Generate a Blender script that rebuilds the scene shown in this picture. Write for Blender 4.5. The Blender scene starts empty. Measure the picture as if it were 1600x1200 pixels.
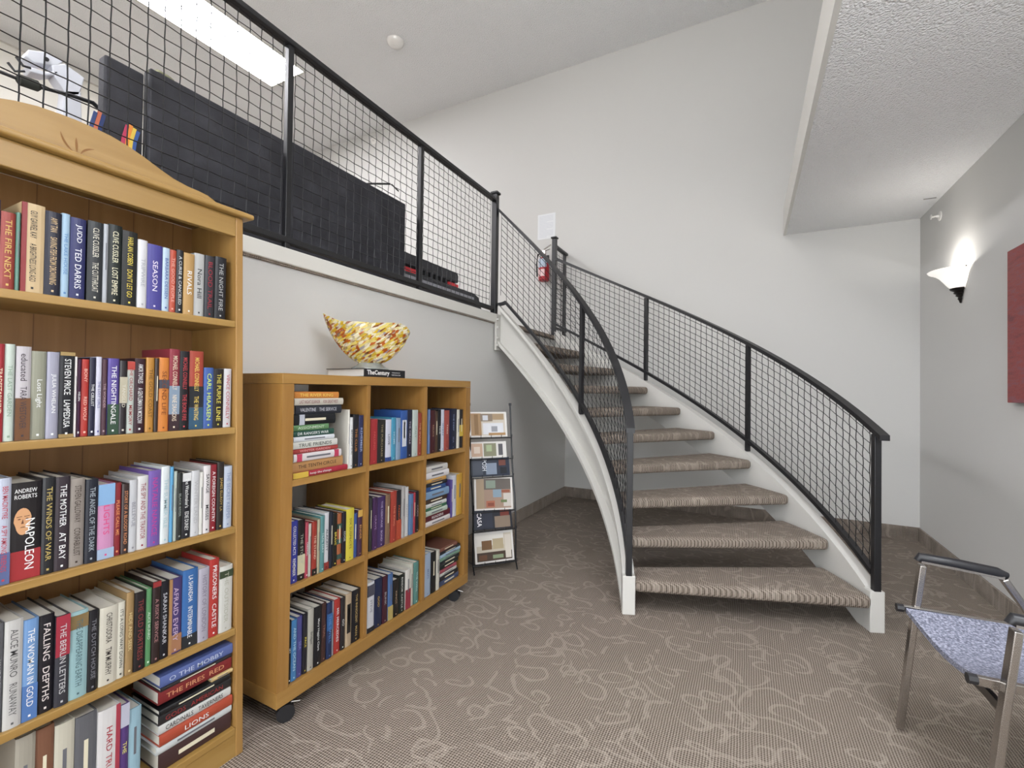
import bpy, bmesh, math, random
from mathutils import Matrix, Vector
random.seed(7)
SC = bpy.context.scene
COL = SC.collection

# ------------------------------------------------------------------ camera
cam_d = bpy.data.cameras.new('camera'); cam = bpy.data.objects.new('camera', cam_d); COL.objects.link(cam)
cam_d.sensor_width = 36.0; cam_d.sensor_fit = 'HORIZONTAL'; cam_d.lens = 710.0 / 1600.0 * 36.0
cam_d.clip_start = 0.02; cam_d.clip_end = 100
yaw, pitch, roll = math.radians(27.49), math.radians(0.766), math.radians(0.77)
F = Vector((-math.sin(yaw) * math.cos(pitch), math.cos(yaw) * math.cos(pitch), math.sin(pitch)))
R0 = Vector((math.cos(yaw), math.sin(yaw), 0)); U0 = R0.cross(F)
R1 = R0 * math.cos(roll) + U0 * math.sin(roll); U1 = U0 * math.cos(roll) - R0 * math.sin(roll)
M = Matrix((R1, U1, -F)).transposed().to_4x4(); M.translation = Vector((0, 0, 1.15))
cam.matrix_world = M
SC.camera = cam

# ------------------------------------------------------------------ world, exposure
wd = bpy.data.worlds.new('world'); SC.world = wd; wd.use_nodes = True
wd.node_tree.nodes['Background'].inputs[0].default_value = (0.93, 0.97, 1.0, 1)
wd.node_tree.nodes['Background'].inputs[1].default_value = 6.3
SC.view_settings.view_transform = 'Standard'; SC.view_settings.look = 'None'
SC.view_settings.exposure = 0.0; SC.view_settings.gamma = 1.0; SC.view_settings.use_curve_mapping = False

LAMP_HALL = 44.0      # strength of the ceiling troffers' diffusers
FILL_LOUNGE = 27.0
LAMP_STAIR = 20.0
SCONCE_W = 4.6
FILL_PENDANT_W = 105.0
FILL_PENDANT_GLOW = 3.0

# ------------------------------------------------------------------ helpers
def lin(h):
    h = h.lstrip('#'); out = []
    for i in (0, 2, 4):
        c = int(h[i:i + 2], 16) / 255.0
        out.append(c / 12.92 if c <= .04045 else ((c + .055) / 1.055) ** 2.4)
    return (*out, 1.0)

def muted(h, f=.62, d=.12):
    c = lin(h)[:3]; g = sum(c) / 3; out = ''
    for v in c:
        v = (v * (1 - d) + g * d) * f; v = v * 12.92 if v <= .0031308 else 1.055 * v ** (1 / 2.4) - .055
        out += '%02x' % max(0, min(255, round(v * 255)))
    return out

_mats = {}
def mat(name, hexc='808080', rough=.6, metal=0.0, spec=.5, emit=None, es=0.0, bump=None, trans=0.0, build=None):
    if name in _mats: return _mats[name]
    m = bpy.data.materials.new(name); m.use_nodes = True; _mats[name] = m
    nt = m.node_tree; b = nt.nodes['Principled BSDF']
    b.inputs['Base Color'].default_value = lin(hexc); b.inputs['Roughness'].default_value = rough
    b.inputs['Metallic'].default_value = metal; b.inputs['Specular IOR Level'].default_value = spec
    b.inputs['Transmission Weight'].default_value = trans
    if emit: b.inputs['Emission Color'].default_value = lin(emit); b.inputs['Emission Strength'].default_value = es
    if bump:
        sc, st, dist = bump
        tc = nt.nodes.new('ShaderNodeTexCoord'); n = nt.nodes.new('ShaderNodeTexNoise'); n.inputs['Scale'].default_value = sc
        n.inputs['Detail'].default_value = 3
        bp = nt.nodes.new('ShaderNodeBump'); bp.inputs['Strength'].default_value = st; bp.inputs['Distance'].default_value = dist
        nt.links.new(tc.outputs['Object'], n.inputs['Vector']); nt.links.new(n.outputs['Fac'], bp.inputs['Height'])
        nt.links.new(bp.outputs['Normal'], b.inputs['Normal'])
    if build: build(nt, b)
    return m

def N(nt, t, **kw):
    n = nt.nodes.new(t)
    for k, v in kw.items():
        if k in n.inputs: n.inputs[k].default_value = v
        else: setattr(n, k, v)
    return n
def ramp(nt, stops, interp='LINEAR'):
    r = nt.nodes.new('ShaderNodeValToRGB'); cr = r.color_ramp; cr.interpolation = interp
    while len(cr.elements) < len(stops): cr.elements.new(0.5)
    for e, (p, c) in zip(cr.elements, stops):
        e.position = p; e.color = lin(c) if isinstance(c, str) else (c, c, c, 1)
    return r

class MB:
    """collects polygons, then becomes one mesh object"""
    def __init__(s): s.v = []; s.f = []; s.m = []
    def poly(s, pts, mi=0):
        n = len(s.v); s.v += [tuple(p) for p in pts]; s.f.append(tuple(range(n, n + len(pts)))); s.m.append(mi); return s
    def box(s, x0, x1, y0, y1, z0, z1, mi=0):
        n = len(s.v)
        s.v += [(x, y, z) for x in (x0, x1) for y in (y0, y1) for z in (z0, z1)]
        for f in ((0, 1, 3, 2), (4, 6, 7, 5), (0, 4, 5, 1), (2, 3, 7, 6), (0, 2, 6, 4), (1, 5, 7, 3)):
            s.f.append(tuple(n + i for i in f)); s.m.append(mi)
        return s
    def obox(s, c, ax, ay, az, hx, hy, hz, mi=0):
        c, ax, ay, az = Vector(c), Vector(ax).normalized(), Vector(ay).normalized(), Vector(az).normalized()
        n = len(s.v)
        s.v += [tuple(c + ax * hx * i + ay * hy * j + az * hz * k) for i in (-1, 1) for j in (-1, 1) for k in (-1, 1)]
        for f in ((0, 1, 3, 2), (4, 6, 7, 5), (0, 4, 5, 1), (2, 3, 7, 6), (0, 2, 6, 4), (1, 5, 7, 3)):
            s.f.append(tuple(n + i for i in f)); s.m.append(mi)
        return s
    def rings(s, rs, close=True, caps=True, mi=0):
        n = len(s.v); k = len(rs[0])
        for r in rs: s.v += [tuple(p) for p in r]
        for i in range(len(rs) - 1):
            for j in range(k if close else k - 1):
                a = n + i * k + j; b = n + i * k + (j + 1) % k
                s.f.append((a, b, b + k, a + k)); s.m.append(mi)
        if caps and close:
            s.f.append(tuple(n + j for j in reversed(range(k)))); s.m.append(mi)
            s.f.append(tuple(n + (len(rs) - 1) * k + j for j in range(k))); s.m.append(mi)
        return s
    def tube(s, pts, r, k=8, mi=0, sq=False, up=None):
        pts = [Vector(p) for p in pts]; rs = []
        for i, p in enumerate(pts):
            t = ((pts[min(i + 1, len(pts) - 1)] - pts[max(i - 1, 0)])).normalized()
            u = Vector(up) if up else (Vector((0, 0, 1)) if abs(t.z) < .9 else Vector((1, 0, 0)))
            a = t.cross(u).normalized(); b = a.cross(t).normalized()
            rr = r[i] if isinstance(r, (list, tuple)) else r
            if sq:
                hx, hy = (rr, rr) if not isinstance(sq, tuple) else sq
                rs.append([p + a * x * hx + b * y * hy for x, y in ((-1, -1), (1, -1), (1, 1), (-1, 1))])
            else:
                rs.append([p + (a * math.cos(2 * math.pi * j / k) + b * math.sin(2 * math.pi * j / k)) * rr for j in range(k)])
        return s.rings(rs, mi=mi)
    def lathe(s, prof, c=(0, 0, 0), k=24, mi=0, a0=0, a1=2 * math.pi, caps=True):
        full = abs(a1 - a0 - 2 * math.pi) < 1e-6; kk = k if full else k + 1
        rs = [[(c[0] + r * math.cos(a0 + (a1 - a0) * j / k), c[1] + r * math.sin(a0 + (a1 - a0) * j / k), c[2] + z) for j in range(kk)] for r, z in prof]
        return s.rings(rs, close=full, caps=caps, mi=mi)
    def build(s, name, mats, parent=None, smooth=False, bevel=0, seg=2, origin=None, recalc=True):
        me = bpy.data.meshes.new(name)
        o0 = Vector(origin) if origin is not None else None
        if o0 is None and parent is not None: o0 = Vector(parent.get('_o', (0, 0, 0)))
        if o0 is None: o0 = Vector((0, 0, 0))
        me.from_pydata([tuple(Vector(v) - o0) for v in s.v], [], s.f)
        if not isinstance(mats, (list, tuple)): mats = [mats]
        for m in mats: me.materials.append(m)
        me.polygons.foreach_set('material_index', s.m)
        if recalc:
            bm = bmesh.new(); bm.from_mesh(me); bmesh.ops.recalc_face_normals(bm, faces=bm.faces); bm.to_mesh(me); bm.free()
        if smooth:
            me.polygons.foreach_set('use_smooth', [True] * len(me.polygons))
            me.set_sharp_from_angle(angle=math.radians(40))
        me.update()
        o = bpy.data.objects.new(name, me); COL.objects.link(o)
        if parent is not None: o.parent = parent
        else: o.location = o0
        if bevel:
            b = o.modifiers.new('bevel', 'BEVEL'); b.width = bevel; b.segments = seg; b.limit_method = 'ANGLE'; b.angle_limit = math.radians(40)
        return o

def tag(o, label=None, cat=None, group=None, kind=None):
    if label: o['label'] = label
    if cat: o['category'] = cat
    if group: o['group'] = group
    if kind: o['kind'] = kind
    return o
_pending = []
def thing(name, label, cat, loc=(0, 0, 0), group=None, kind=None):
    """Empty at the thing's base; children's vertices are given in world space"""
    o = bpy.data.objects.new(name, None); COL.objects.link(o); o.empty_display_size = .05
    o.location = loc; o['_o'] = tuple(loc); _pending.append(o)
    return tag(o, label, cat, group, kind)
def sub_origin(o, root): o['_o'] = root['_o']; _pending.append(o); return o
def struct(name, mb, m, **kw):
    o = mb.build(name, m, **kw); o['kind'] = 'structure'; return o

# text: font curves are collected, turned into meshes in one go, fitted into a rectangle
_texts = []
def text(s, m, parent, origin, xdir, ydir, w, h, name='lettering', fit=True, bold=.018):
    """origin = centre of the text box; xdir reading direction; ydir letter up; w,h box size"""
    _texts.append((s, m, parent, Vector(origin), Vector(xdir), Vector(ydir), w, h, name, fit, bold))
def flush_texts():
    cache = {}
    for t in _texts:
        k = (t[0], t[10])
        if k in cache: continue
        cu = bpy.data.curves.new('t', 'FONT'); cu.body = t[0]; cu.resolution_u = 2; cu.offset = t[10] * .6; cu.fill_mode = 'FRONT'
        ob = bpy.data.objects.new('t', cu); COL.objects.link(ob); cache[k] = ob
    dg = bpy.context.evaluated_depsgraph_get(); dg.update()
    data = {}
    for k, ob in cache.items():
        me = bpy.data.meshes.new_from_object(ob.evaluated_get(dg))
        data[k] = ([v.co.copy() for v in me.vertices], [tuple(p.vertices) for p in me.polygons])
        bpy.data.meshes.remove(me)
    for ob in cache.values():
        cu = ob.data; bpy.data.objects.remove(ob); bpy.data.curves.remove(cu)
    for s, m, parent, o, xd, yd, w, h, name, fit, bold in _texts:
        vs, fs = data[(s, bold)]
        if not vs: continue
        x0 = min(v.x for v in vs); x1 = max(v.x for v in vs); y0 = min(v.y for v in vs); y1 = max(v.y for v in vs)
        sy = h / max(y1 - y0, 1e-6); sx = w / max(x1 - x0, 1e-6)
        if not fit: sx = sy = min(sx, sy)
        else:
            sx = min(sx, sy * 1.35); sy = min(sy, sx * 2.2)
        cx, cy = (x0 + x1) / 2, (y0 + y1) / 2
        off = Vector(parent.get('_o', (0, 0, 0)))
        pts = [o + xd * (v.x - cx) * sx + yd * (v.y - cy) * sy - off for v in vs]
        me = bpy.data.meshes.new(name); me.from_pydata([tuple(p) for p in pts], [], fs); me.materials.append(m); me.update()
        ob = bpy.data.objects.new(name, me); COL.objects.link(ob); ob.parent = parent

# ------------------------------------------------------------------ materials
WALL = mat('wall paint', 'c6c5c2', .85, bump=(220, .05, .002))
WHITE = mat('white trim paint', 'cdcbc5', .45)
STAIRWHITE = mat('stair stringer paint', 'bfbdb8', .4)
BLACK = mat('black powder coat', '17171a', .38, metal=.0, spec=.6)
WIRE = mat('black wire', '1b1b1e', .35, metal=.3)
CHROME = mat('brushed chrome', 'b0aca8', .22, metal=1.0)
PAPER = mat('page block', 'c2bdb2', .9, bump=(400, .3, .001))
BLKPL = mat('black plastic', '1c1c1f', .45)

def b_ceiling(nt, b):
    tc = N(nt, 'ShaderNodeTexCoord'); n = N(nt, 'ShaderNodeTexNoise', Scale=85.0, Detail=4.0, Roughness=.7)
    v = N(nt, 'ShaderNodeTexVoronoi', Scale=110.0)
    nt.links.new(tc.outputs['Object'], n.inputs['Vector']); nt.links.new(tc.outputs['Object'], v.inputs['Vector'])
    mx = N(nt, 'ShaderNodeMath', operation='SUBTRACT'); nt.links.new(n.outputs['Fac'], mx.inputs[0]); nt.links.new(v.outputs['Distance'], mx.inputs[1])
    bp = N(nt, 'ShaderNodeBump', Strength=.75, Distance=.012); nt.links.new(mx.outputs[0], bp.inputs['Height']); nt.links.new(bp.outputs['Normal'], b.inputs['Normal'])
CEIL = mat('stippled ceiling', 'ebebeb', .95, build=b_ceiling)

def b_carpet(nt, b):
    L = nt.links
    def mth(op, a, c=None):
        n = N(nt, 'ShaderNodeMath', operation=op)
        for k, v in enumerate((a, c)):
            if v is None: continue
            if isinstance(v, (int, float)): n.inputs[k].default_value = v
            else: L.new(v, n.inputs[k])
        return n.outputs[0]
    tc = N(nt, 'ShaderNodeTexCoord'); P0 = tc.outputs['Object']
    w = N(nt, 'ShaderNodeTexNoise', Scale=5.0, Detail=1.0); L.new(P0, w.inputs['Vector'])
    sc = N(nt, 'ShaderNodeVectorMath', operation='SCALE'); sc.inputs['Scale'].default_value = .14; L.new(w.outputs['Color'], sc.inputs[0])
    ad = N(nt, 'ShaderNodeVectorMath', operation='ADD'); L.new(P0, ad.inputs[0]); L.new(sc.outputs[0], ad.inputs[1])
    # open curls: rings around scattered points, cut open by a coarse noise
    def curls(scale, r0, wd, off, nsc):
        mp = N(nt, 'ShaderNodeMapping'); mp.inputs['Location'].default_value = (off, off * .7, 0); mp.inputs['Scale'].default_value = (1.0, 1.35, 1.0); L.new(ad.outputs[0], mp.inputs['Vector'])
        v = N(nt, 'ShaderNodeTexVoronoi', Scale=scale); v.voronoi_dimensions = '2D'; L.new(mp.outputs[0], v.inputs['Vector'])
        d = mth('ABSOLUTE', mth('SUBTRACT', v.outputs['Distance'], r0))
        ring = ramp(nt, [(0, 1.0), (wd * .75, 1.0), (wd * 1.25, 0.0), (1, 0.0)]); L.new(d, ring.inputs[0])
        n2 = N(nt, 'ShaderNodeTexNoise', Scale=nsc, Detail=0.0); L.new(mp.outputs[0], n2.inputs['Vector'])
        g = ramp(nt, [(0, 0.0), (.46, 0.0), (.50, 1.0), (1, 1.0)]); L.new(n2.outputs['Fac'], g.inputs[0])
        return mth('MULTIPLY', ring.outputs[0], g.outputs[0])
    mk = mth('MAXIMUM', mth('MAXIMUM', curls(6.0, .30, .044, 0, 8.0), curls(4.4, .46, .033, 3.3, 7.0)), curls(5.2, .20, .036, 7.1, 9.0))
    # loop pile: a fine grid of ribs
    def rib(d, s):
        wv = N(nt, 'ShaderNodeTexWave', Scale=s, Distortion=1.6, Detail=1.0); wv.inputs['Detail Scale'].default_value = .25; wv.bands_direction = d
        L.new(P0, wv.inputs['Vector']); return wv.outputs['Fac']
    vo = N(nt, 'ShaderNodeTexNoise', Scale=230.0, Detail=1.0); L.new(P0, vo.inputs['Vector'])
    grid = mth('ADD', mth('MULTIPLY', mth('MULTIPLY', rib('X', 36.0), 1.0), .55), mth('MULTIPLY', rib('Y', 36.0), .45))
    hv = mth('ADD', mth('MULTIPLY', grid, .75), mth('MULTIPLY', vo.outputs['Fac'], .35))
    cr = ramp(nt, [(.2, '443b32'), (.5, '7d7268'), (.9, 'a0958a')]); L.new(hv, cr.inputs[0])
    mix = N(nt, 'ShaderNodeMix', data_type='RGBA'); L.new(cr.outputs[0], mix.inputs[6]); mix.inputs[7].default_value = lin('a99e92')
    L.new(mth('MULTIPLY', mk, .37), mix.inputs[0])
    L.new(mix.outputs[2], b.inputs['Base Color'])
    bp = N(nt, 'ShaderNodeBump', Strength=.8, Distance=.006); L.new(hv, bp.inputs['Height']); L.new(bp.outputs['Normal'], b.inputs['Normal'])
CARPET = mat('swirl loop carpet', '8a7a6b', .97, spec=.1, build=b_carpet)

def b_wood(c0, c1, c2, grain, axis, knots=0, planks=0, flat='X'):
    def f(nt, b):
        L = nt.links; tc = N(nt, 'ShaderNodeTexCoord'); mp = N(nt, 'ShaderNodeMapping')
        s = [grain] * 3; s['XYZ'.index(axis)] = grain * .06; mp.inputs['Scale'].default_value = s
        L.new(tc.outputs['Object'], mp.inputs['Vector'])
        n = N(nt, 'ShaderNodeTexNoise', Scale=1.0, Detail=4.0, Distortion=.6); L.new(mp.outputs[0], n.inputs['Vector'])
        r = ramp(nt, [(.25, c0), (.5, c1), (.75, c2)]); L.new(n.outputs['Fac'], r.inputs[0]); out = r.outputs[0]
        if knots:
            mk = N(nt, 'ShaderNodeMapping'); sk = [3.2] * 3; sk['XYZ'.index(axis)] = 2.2; sk['XYZ'.index(flat)] = .02; mk.inputs['Scale'].default_value = sk
            L.new(tc.outputs['Object'], mk.inputs['Vector'])
            v = N(nt, 'ShaderNodeTexVoronoi', Scale=1.6); L.new(mk.outputs[0], v.inputs['Vector'])
            kr = ramp(nt, [(0, 1.0), (.03, .85), (.06, 0.0), (1, 0.0)]); L.new(v.outputs['Distance'], kr.inputs[0])
            mx = N(nt, 'ShaderNodeMix', data_type='RGBA'); L.new(kr.outputs[0], mx.inputs[0]); L.new(out, mx.inputs[6]); mx.inputs[7].default_value = lin('5a3216'); out = mx.outputs[2]
        if planks:
            sp = N(nt, 'ShaderNodeSeparateXYZ'); L.new(tc.outputs['Object'], sp.inputs[0])
            mm = N(nt, 'ShaderNodeMath', operation='MULTIPLY'); mm.inputs[1].default_value = planks; L.new(sp.outputs['Y'], mm.inputs[0])
            fr = N(nt, 'ShaderNodeMath', operation='FRACT'); L.new(mm.outputs[0], fr.inputs[0])
            pr = ramp(nt, [(0, 1.0), (.03, 0.0), (1, 0.0)]); L.new(fr.outputs[0], pr.inputs[0])
            mx = N(nt, 'ShaderNodeMix', data_type='RGBA'); L.new(pr.outputs[0], mx.inputs[0]); L.new(out, mx.inputs[6]); mx.inputs[7].default_value = lin('5a3a1c'); out = mx.outputs[2]
        L.new(out, b.inputs['Base Color'])
    return f
PINE_Y = mat('honey pine along', 'c08a48', .42, build=b_wood('866532', '90703b', '9b7b46', 26, 'Y', 1))
PINE_Z = mat('honey pine upright', 'c08a48', .42, build=b_wood('886333', '926e3c', '9c7a47', 26, 'Z', 1, 0, 'Y'))
PINE_B = mat('pine back boards', 'a87a44', .5, build=b_wood('8a6238', '966d40', 'a2794a', 22, 'Z', 1, 9.5))
OAK_Z = mat('oak veneer upright', 'b07a3a', .4, build=b_wood('835d2b', '8c6532', '946e3a', 40, 'Z'))
OAK_Y = mat('oak veneer along', 'b07a3a', .4, build=b_wood('8a6531', '926d38', '9a7640', 40, 'Y'))
# ------------------------------------------------------------------ ceiling lamps (large light sources)
HZ, SZ = 4.74, 2.565           # high ceiling, low ceiling
XL, XR, YB = -1.78, 1.21, 4.70  # left wall, right wall, back wall
UF = 1.70                      # upper floor
DIFF_H = mat('troffer diffuser', 'f4f4f4', .5, emit='fbfaff', es=LAMP_HALL)
DIFF_S = mat('stairwell panel diffuser', 'f4f4f4', .5, emit='fbfaff', es=LAMP_STAIR)
DIFF_L = mat('lounge fill panel diffuser', 'f4f4f4', .5, emit='f4f8ff', es=FILL_LOUNGE)
def troffer(x0, x1, y0, y1, z, m, label, group):
    t = thing('ceiling_light', label, 'ceiling light', ((x0 + x1) / 2, (y0 + y1) / 2, z), group)
    f = MB(); w = .025
    f.box(x0, x1, y0, y0 + w, z - .035, z - .002); f.box(x0, x1, y1 - w, y1, z - .035, z - .002)
    f.box(x0, x0 + w, y0 + w, y1 - w, z - .035, z - .002); f.box(x1 - w, x1, y0 + w, y1 - w, z - .035, z - .002)
    f.build('frame', WHITE, t)
    MB().box(x0 + w, x1 - w, y0 + w, y1 - w, z - .022, z - .012).build('diffuser', m, t)
troffer(-5.05, -4.45, 1.85, 3.42, HZ, DIFF_H, 'long bright ceiling light panel above the dark partition panels', None)
troffer(-5.05, -4.45, -1.2, .4, HZ, DIFF_H, 'added ceiling light panel, out of view over the upper floor', None)  # unseen panel, added as extra light for the upper floor
troffer(-1.9, -1.3, -.9, .65, HZ, DIFF_S, 'ceiling light panel high above the pine bookcase', None)
troffer(.45, 1.05, -.3, 1.2, SZ, DIFF_L, 'added low ceiling light panel, out of view, brightening the side walls', None)  # unseen panel, added to light the side walls more evenly

# ------------------------------------------------------------------ the room
struct('floor', MB().box(-1.95, 1.35, -1.8, YB + .15, -.1, 0), CARPET)
struct('wall_left', MB().box(XL - .14, XL, -1.8, YB, 0, UF - .03), WALL)
struct('floor_upper', MB().box(-6.8, XL - .14, -1.8, YB, UF - .25, UF).box(XL - .14, XL + .012, -1.8, YB, UF - .03, UF), CARPET)
struct('wall_back', MB().box(-6.8, XR + .15, YB, YB + .15, 0, HZ + .1), WALL)
struct('wall_right', MB().box(XR, XR + .15, -1.8, YB, 0, HZ + .1), WALL)
struct('wall_front_blocker', MB().box(-6.8, -1.92, -1.95, -1.8, UF, HZ + .1).box(-1.92, XR + .15, -1.95, -1.8, SZ, HZ + .1), WALL)  # out-of-view wall, added to block world light from the upper part
struct('wall_far_left', MB().box(-6.95, -6.8, -1.8, YB + .15, 0, HZ + .1), mat('upper wall paint', 'dcd9d0', .85))
struct('ceiling', MB().box(-6.8, XR, -1.8, YB, HZ, HZ + .1), CEIL)
sof = MB().box(.29, XR, -1.8, YB, SZ, 2.80, 0)
struct('ceiling_low', sof, CEIL)
struct('trim_1', MB().box(.268, .29, -1.8, YB, SZ - .003, 2.80), WHITE)
# ledge cap along the balcony
struct('trim_2', MB().box(XL - .04, XL + .028, -1.8, 3.15, UF - .022, UF + .045), WHITE, bevel=.004)
struct('trim_3', MB().box(-6.8, -6.76, -1.8, YB, HZ - .1, HZ), WHITE)
def bb(name, *b): struct(name, MB().box(*b), mat('carpet base strip', '6f6054', .9, build=b_carpet), bevel=.003)
bb('baseboard_left', XL, XL + .012, -1.8, YB - .012, 0, .105)
bb('baseboard_back', XL, XR, YB - .012, YB, 0, .105)
bb('baseboard_right', XR - .012, XR, -1.8, YB - .012, 0, .105)

# ------------------------------------------------------------------ staircase
CXs, CYs, RI, RO = -1.63, 1.985, 1.157, 2.33
def P(th, r, z): a = math.radians(th); return (CXs + r * math.cos(a), CYs + r * math.sin(a), z)
def ztop(th): return .19 + .0215 * (th - 20.3)
def zrail(th): return .985 + .0210 * (th - 20.3)
def zbot(th): return .285 + .0214 * (th - 20.3)
TH0 = 20.3
st = thing('staircase', 'curved open-riser staircase with white stringers and patterned carpeted treads', 'staircase', P(50, 1.74, 0))
def sweep(mb, sec, ths):
    """sec(th) -> list of (r, z) of a closed outline"""
    return mb.rings([[P(t, r, z) for r, z in sec(t)] for t in ths])
def ang_end(r):  # angle at which radius r meets the landing plane x = -1.765
    return 90 + math.degrees(math.asin((1.752 - 1.63) / r))
def stringer(rc, side, name):
    # channel section, web on the tread side, flanges pointing away from the treads
    te = ang_end(rc); n = 44; ths = [TH0 + .7 + (te - TH0 - .7) * i / n for i in range(n + 1)]
    def dep(t): return .245 + .07 * (t - TH0) / 75
    hw = .030
    def sec(t):
        zt, zb = ztop(t), max(ztop(t) - dep(t), 0.0); zb = min(zb, zt - .05)
        a, b_ = rc + side * hw, rc - side * hw     # a: tread side, b_: open side
        w = a - side * .012
        return [(b_, zt), (a, zt), (a, zb), (b_, zb), (b_, zb + .03), (w, zb + .03), (w, zt - .03), (b_, zt - .03)]
    m = sweep(MB(), sec, ths)
    o = m.build(name, STAIRWHITE, st, smooth=True)
    return o
stringer(RI, 1, 'inner_stringer'); stringer(RO, -1, 'outer_stringer')
for rc, nm in ((RI, 'inner_foot'), (RO, 'outer_foot')):
    m = MB(); a = math.radians(TH0); c = Vector(P(TH0, rc, .1)); rad = Vector((math.cos(a), math.sin(a), 0)); tan = Vector((-math.sin(a), math.cos(a), 0))
    m.obox(c + tan * .012, rad, tan, (0, 0, 1), .033, .026, .10)
    m.build(nm, STAIRWHITE, st, bevel=.004)
# end plate with bolts where the inner stringer meets the landing
te = ang_end(RI); m = MB(); m.box(-1.768, -1.750, CYs + RI - .055, CYs + RI + .045, 1.46, 1.745); m.build('end_plate', STAIRWHITE, st, bevel=.002)
for z in (1.50, 1.56, 1.64, 1.70): MB().tube([(-1.752, CYs + RI - .045, z), (-1.735, CYs + RI - .045, z)], .009, 8).build('bolt', STAIRWHITE, st, smooth=True)
for k in range(9):
    th = 19.6 + 8.13 * k; zt = .178 + .1692 * k; t1 = th + 9.6
    m = MB(); n = 6; r0, r1 = RI + .031, RO - .031
    rs = []
    for i in range(n + 1):
        t = th + (t1 - th) * i / n
        rs.append([P(t, r0, zt - .062), P(t, r1, zt - .062), P(t, r1, zt), P(t, r0, zt)])
    m.rings(rs); o = m.build('tread', CARPET, st, bevel=.022, seg=4)
# landing nosing
struct('trim_4', MB().box(XL - .05, XL + .03, 3.17, 4.33, UF - .03, UF + .012), CARPET, bevel=.012, seg=3)

# ------------------------------------------------------------------ railings
def vbar(mb, x, y, z0, z1, w=.019, ang=0):
    a = math.radians(ang); mb.obox((x, y, (z0 + z1) / 2), (math.cos(a), math.sin(a), 0), (-math.sin(a), math.cos(a), 0), (0, 0, 1), w, w, (z1 - z0) / 2); return mb
def rail_sweep(name, parent, rc, t0, t1, zf, w, h, off=0, n=40):
    ths = [t0 + (t1 - t0) * i / n for i in range(n + 1)]
    m = sweep(MB(), lambda t: [(rc - w / 2 + off, zf(t) - h), (rc + w / 2 + off, zf(t) - h), (rc + w / 2 + off, zf(t)), (rc - w / 2 + off, zf(t))], ths)
    return m.build(name, BLACK, parent, smooth=True)
def crimp(pts, amp, normals):
    return [Vector(p) + n * (amp if i % 2 else -amp) for i, (p, n) in enumerate(zip(pts, normals))]
WR, CR = .0020, .0022
def mesh_panel_curved(parent, rc, t0, t1, zlo, zhi, pitch=.0505):
    m = MB(); dth = math.degrees(pitch / rc); nv = max(1, int(round((t1 - t0) / dth))); dth = (t1 - t0) / nv
    def rn(t): a = math.radians(t); return Vector((math.cos(a), math.sin(a), 0))
    for i in range(nv + 1):
        t = t0 + dth * i; za, zb = zlo(t), zhi(t); k = max(int((zb - za) / pitch), 2)
        zs = [za + (zb - za) * j / k for j in range(k + 1)]
        m.tube(crimp([P(t, rc, z) for z in zs], CR * (1 if i % 2 else -1), [rn(t)] * (k + 1)), WR, 4)
    k = int((zhi(t0) - zlo(t0)) / pitch)
    for j in range(1, k + 1):
        pts = []; ns = []
        for i in range(nv + 1):
            t = t0 + dth * i; z = zlo(t) + (zhi(t) - zlo(t)) * j / (k + .5); pts.append(P(t, rc, z)); ns.append(rn(t))
        m.tube(crimp(pts, CR * (1 if j % 2 else -1), ns), WR, 4)
    return m.build('wire_mesh', WIRE, parent, recalc=False)
def mesh_panel_flat(parent, x, y0, y1, z0, z1, pitch=.0505):
    m = MB(); nv = int(round((y1 - y0) / pitch)); nz = int(round((z1 - z0) / pitch)); X = Vector((1, 0, 0))
    for i in range(nv + 1):
        y = y0 + (y1 - y0) * i / nv
        pts = [(x, y, z0 + (z1 - z0) * j / nz) for j in range(nz + 1)]
        m.tube(crimp(pts, CR * (1 if i % 2 else -1), [X] * len(pts)), WR, 4)
    for j in range(nz + 1):
        z = z0 + (z1 - z0) * j / nz
        pts = [(x, y0 + (y1 - y0) * i / nv, z) for i in range(nv + 1)]
        m.tube(crimp(pts, CR * (1 if j % 2 else -1), [X] * len(pts)), WR, 4)
    return m.build('wire_mesh', WIRE, parent, recalc=False)

RXB = -1.79
bal = thing('balcony_railing', 'black balcony railing with wire mesh panels on the white ledge', 'railing', (RXB, 1.3, UF + .045))
MB().box(RXB - .022, RXB + .022, -1.4, 3.094, 2.640, 2.665).build('handrail', BLACK, bal, bevel=.004)
MB().box(RXB - .018, RXB + .018, -1.4, 3.085, 1.775, 1.802).build('bottom_rail', BLACK, bal, bevel=.003)
ys = [-3.08, -2.31, -1.41, -.51, .39, 1.29, 2.19, 3.07]
for y in ys[2:-1]: vbar(MB(), RXB, y, UF + .045, 2.640, .013).build('post', BLACK, bal, bevel=.002)
for a, b_ in zip(ys[3:-1], ys[4:]): mesh_panel_flat(bal, RXB, a + (.03 if a > -3 else 0), b_ - .03, 1.803, 2.640)
m = vbar(MB(), RXB, 3.115, UF + .045, 2.70, .022); nw = m.build('newel_post', BLACK, bal, bevel=.003)
MB().obox((RXB, 3.115, 2.709), (1, 0, 0), (0, 1, 0), (0, 0, 1), .032, .032, .009).build('post_cap', BLACK, bal, bevel=.005)

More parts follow.
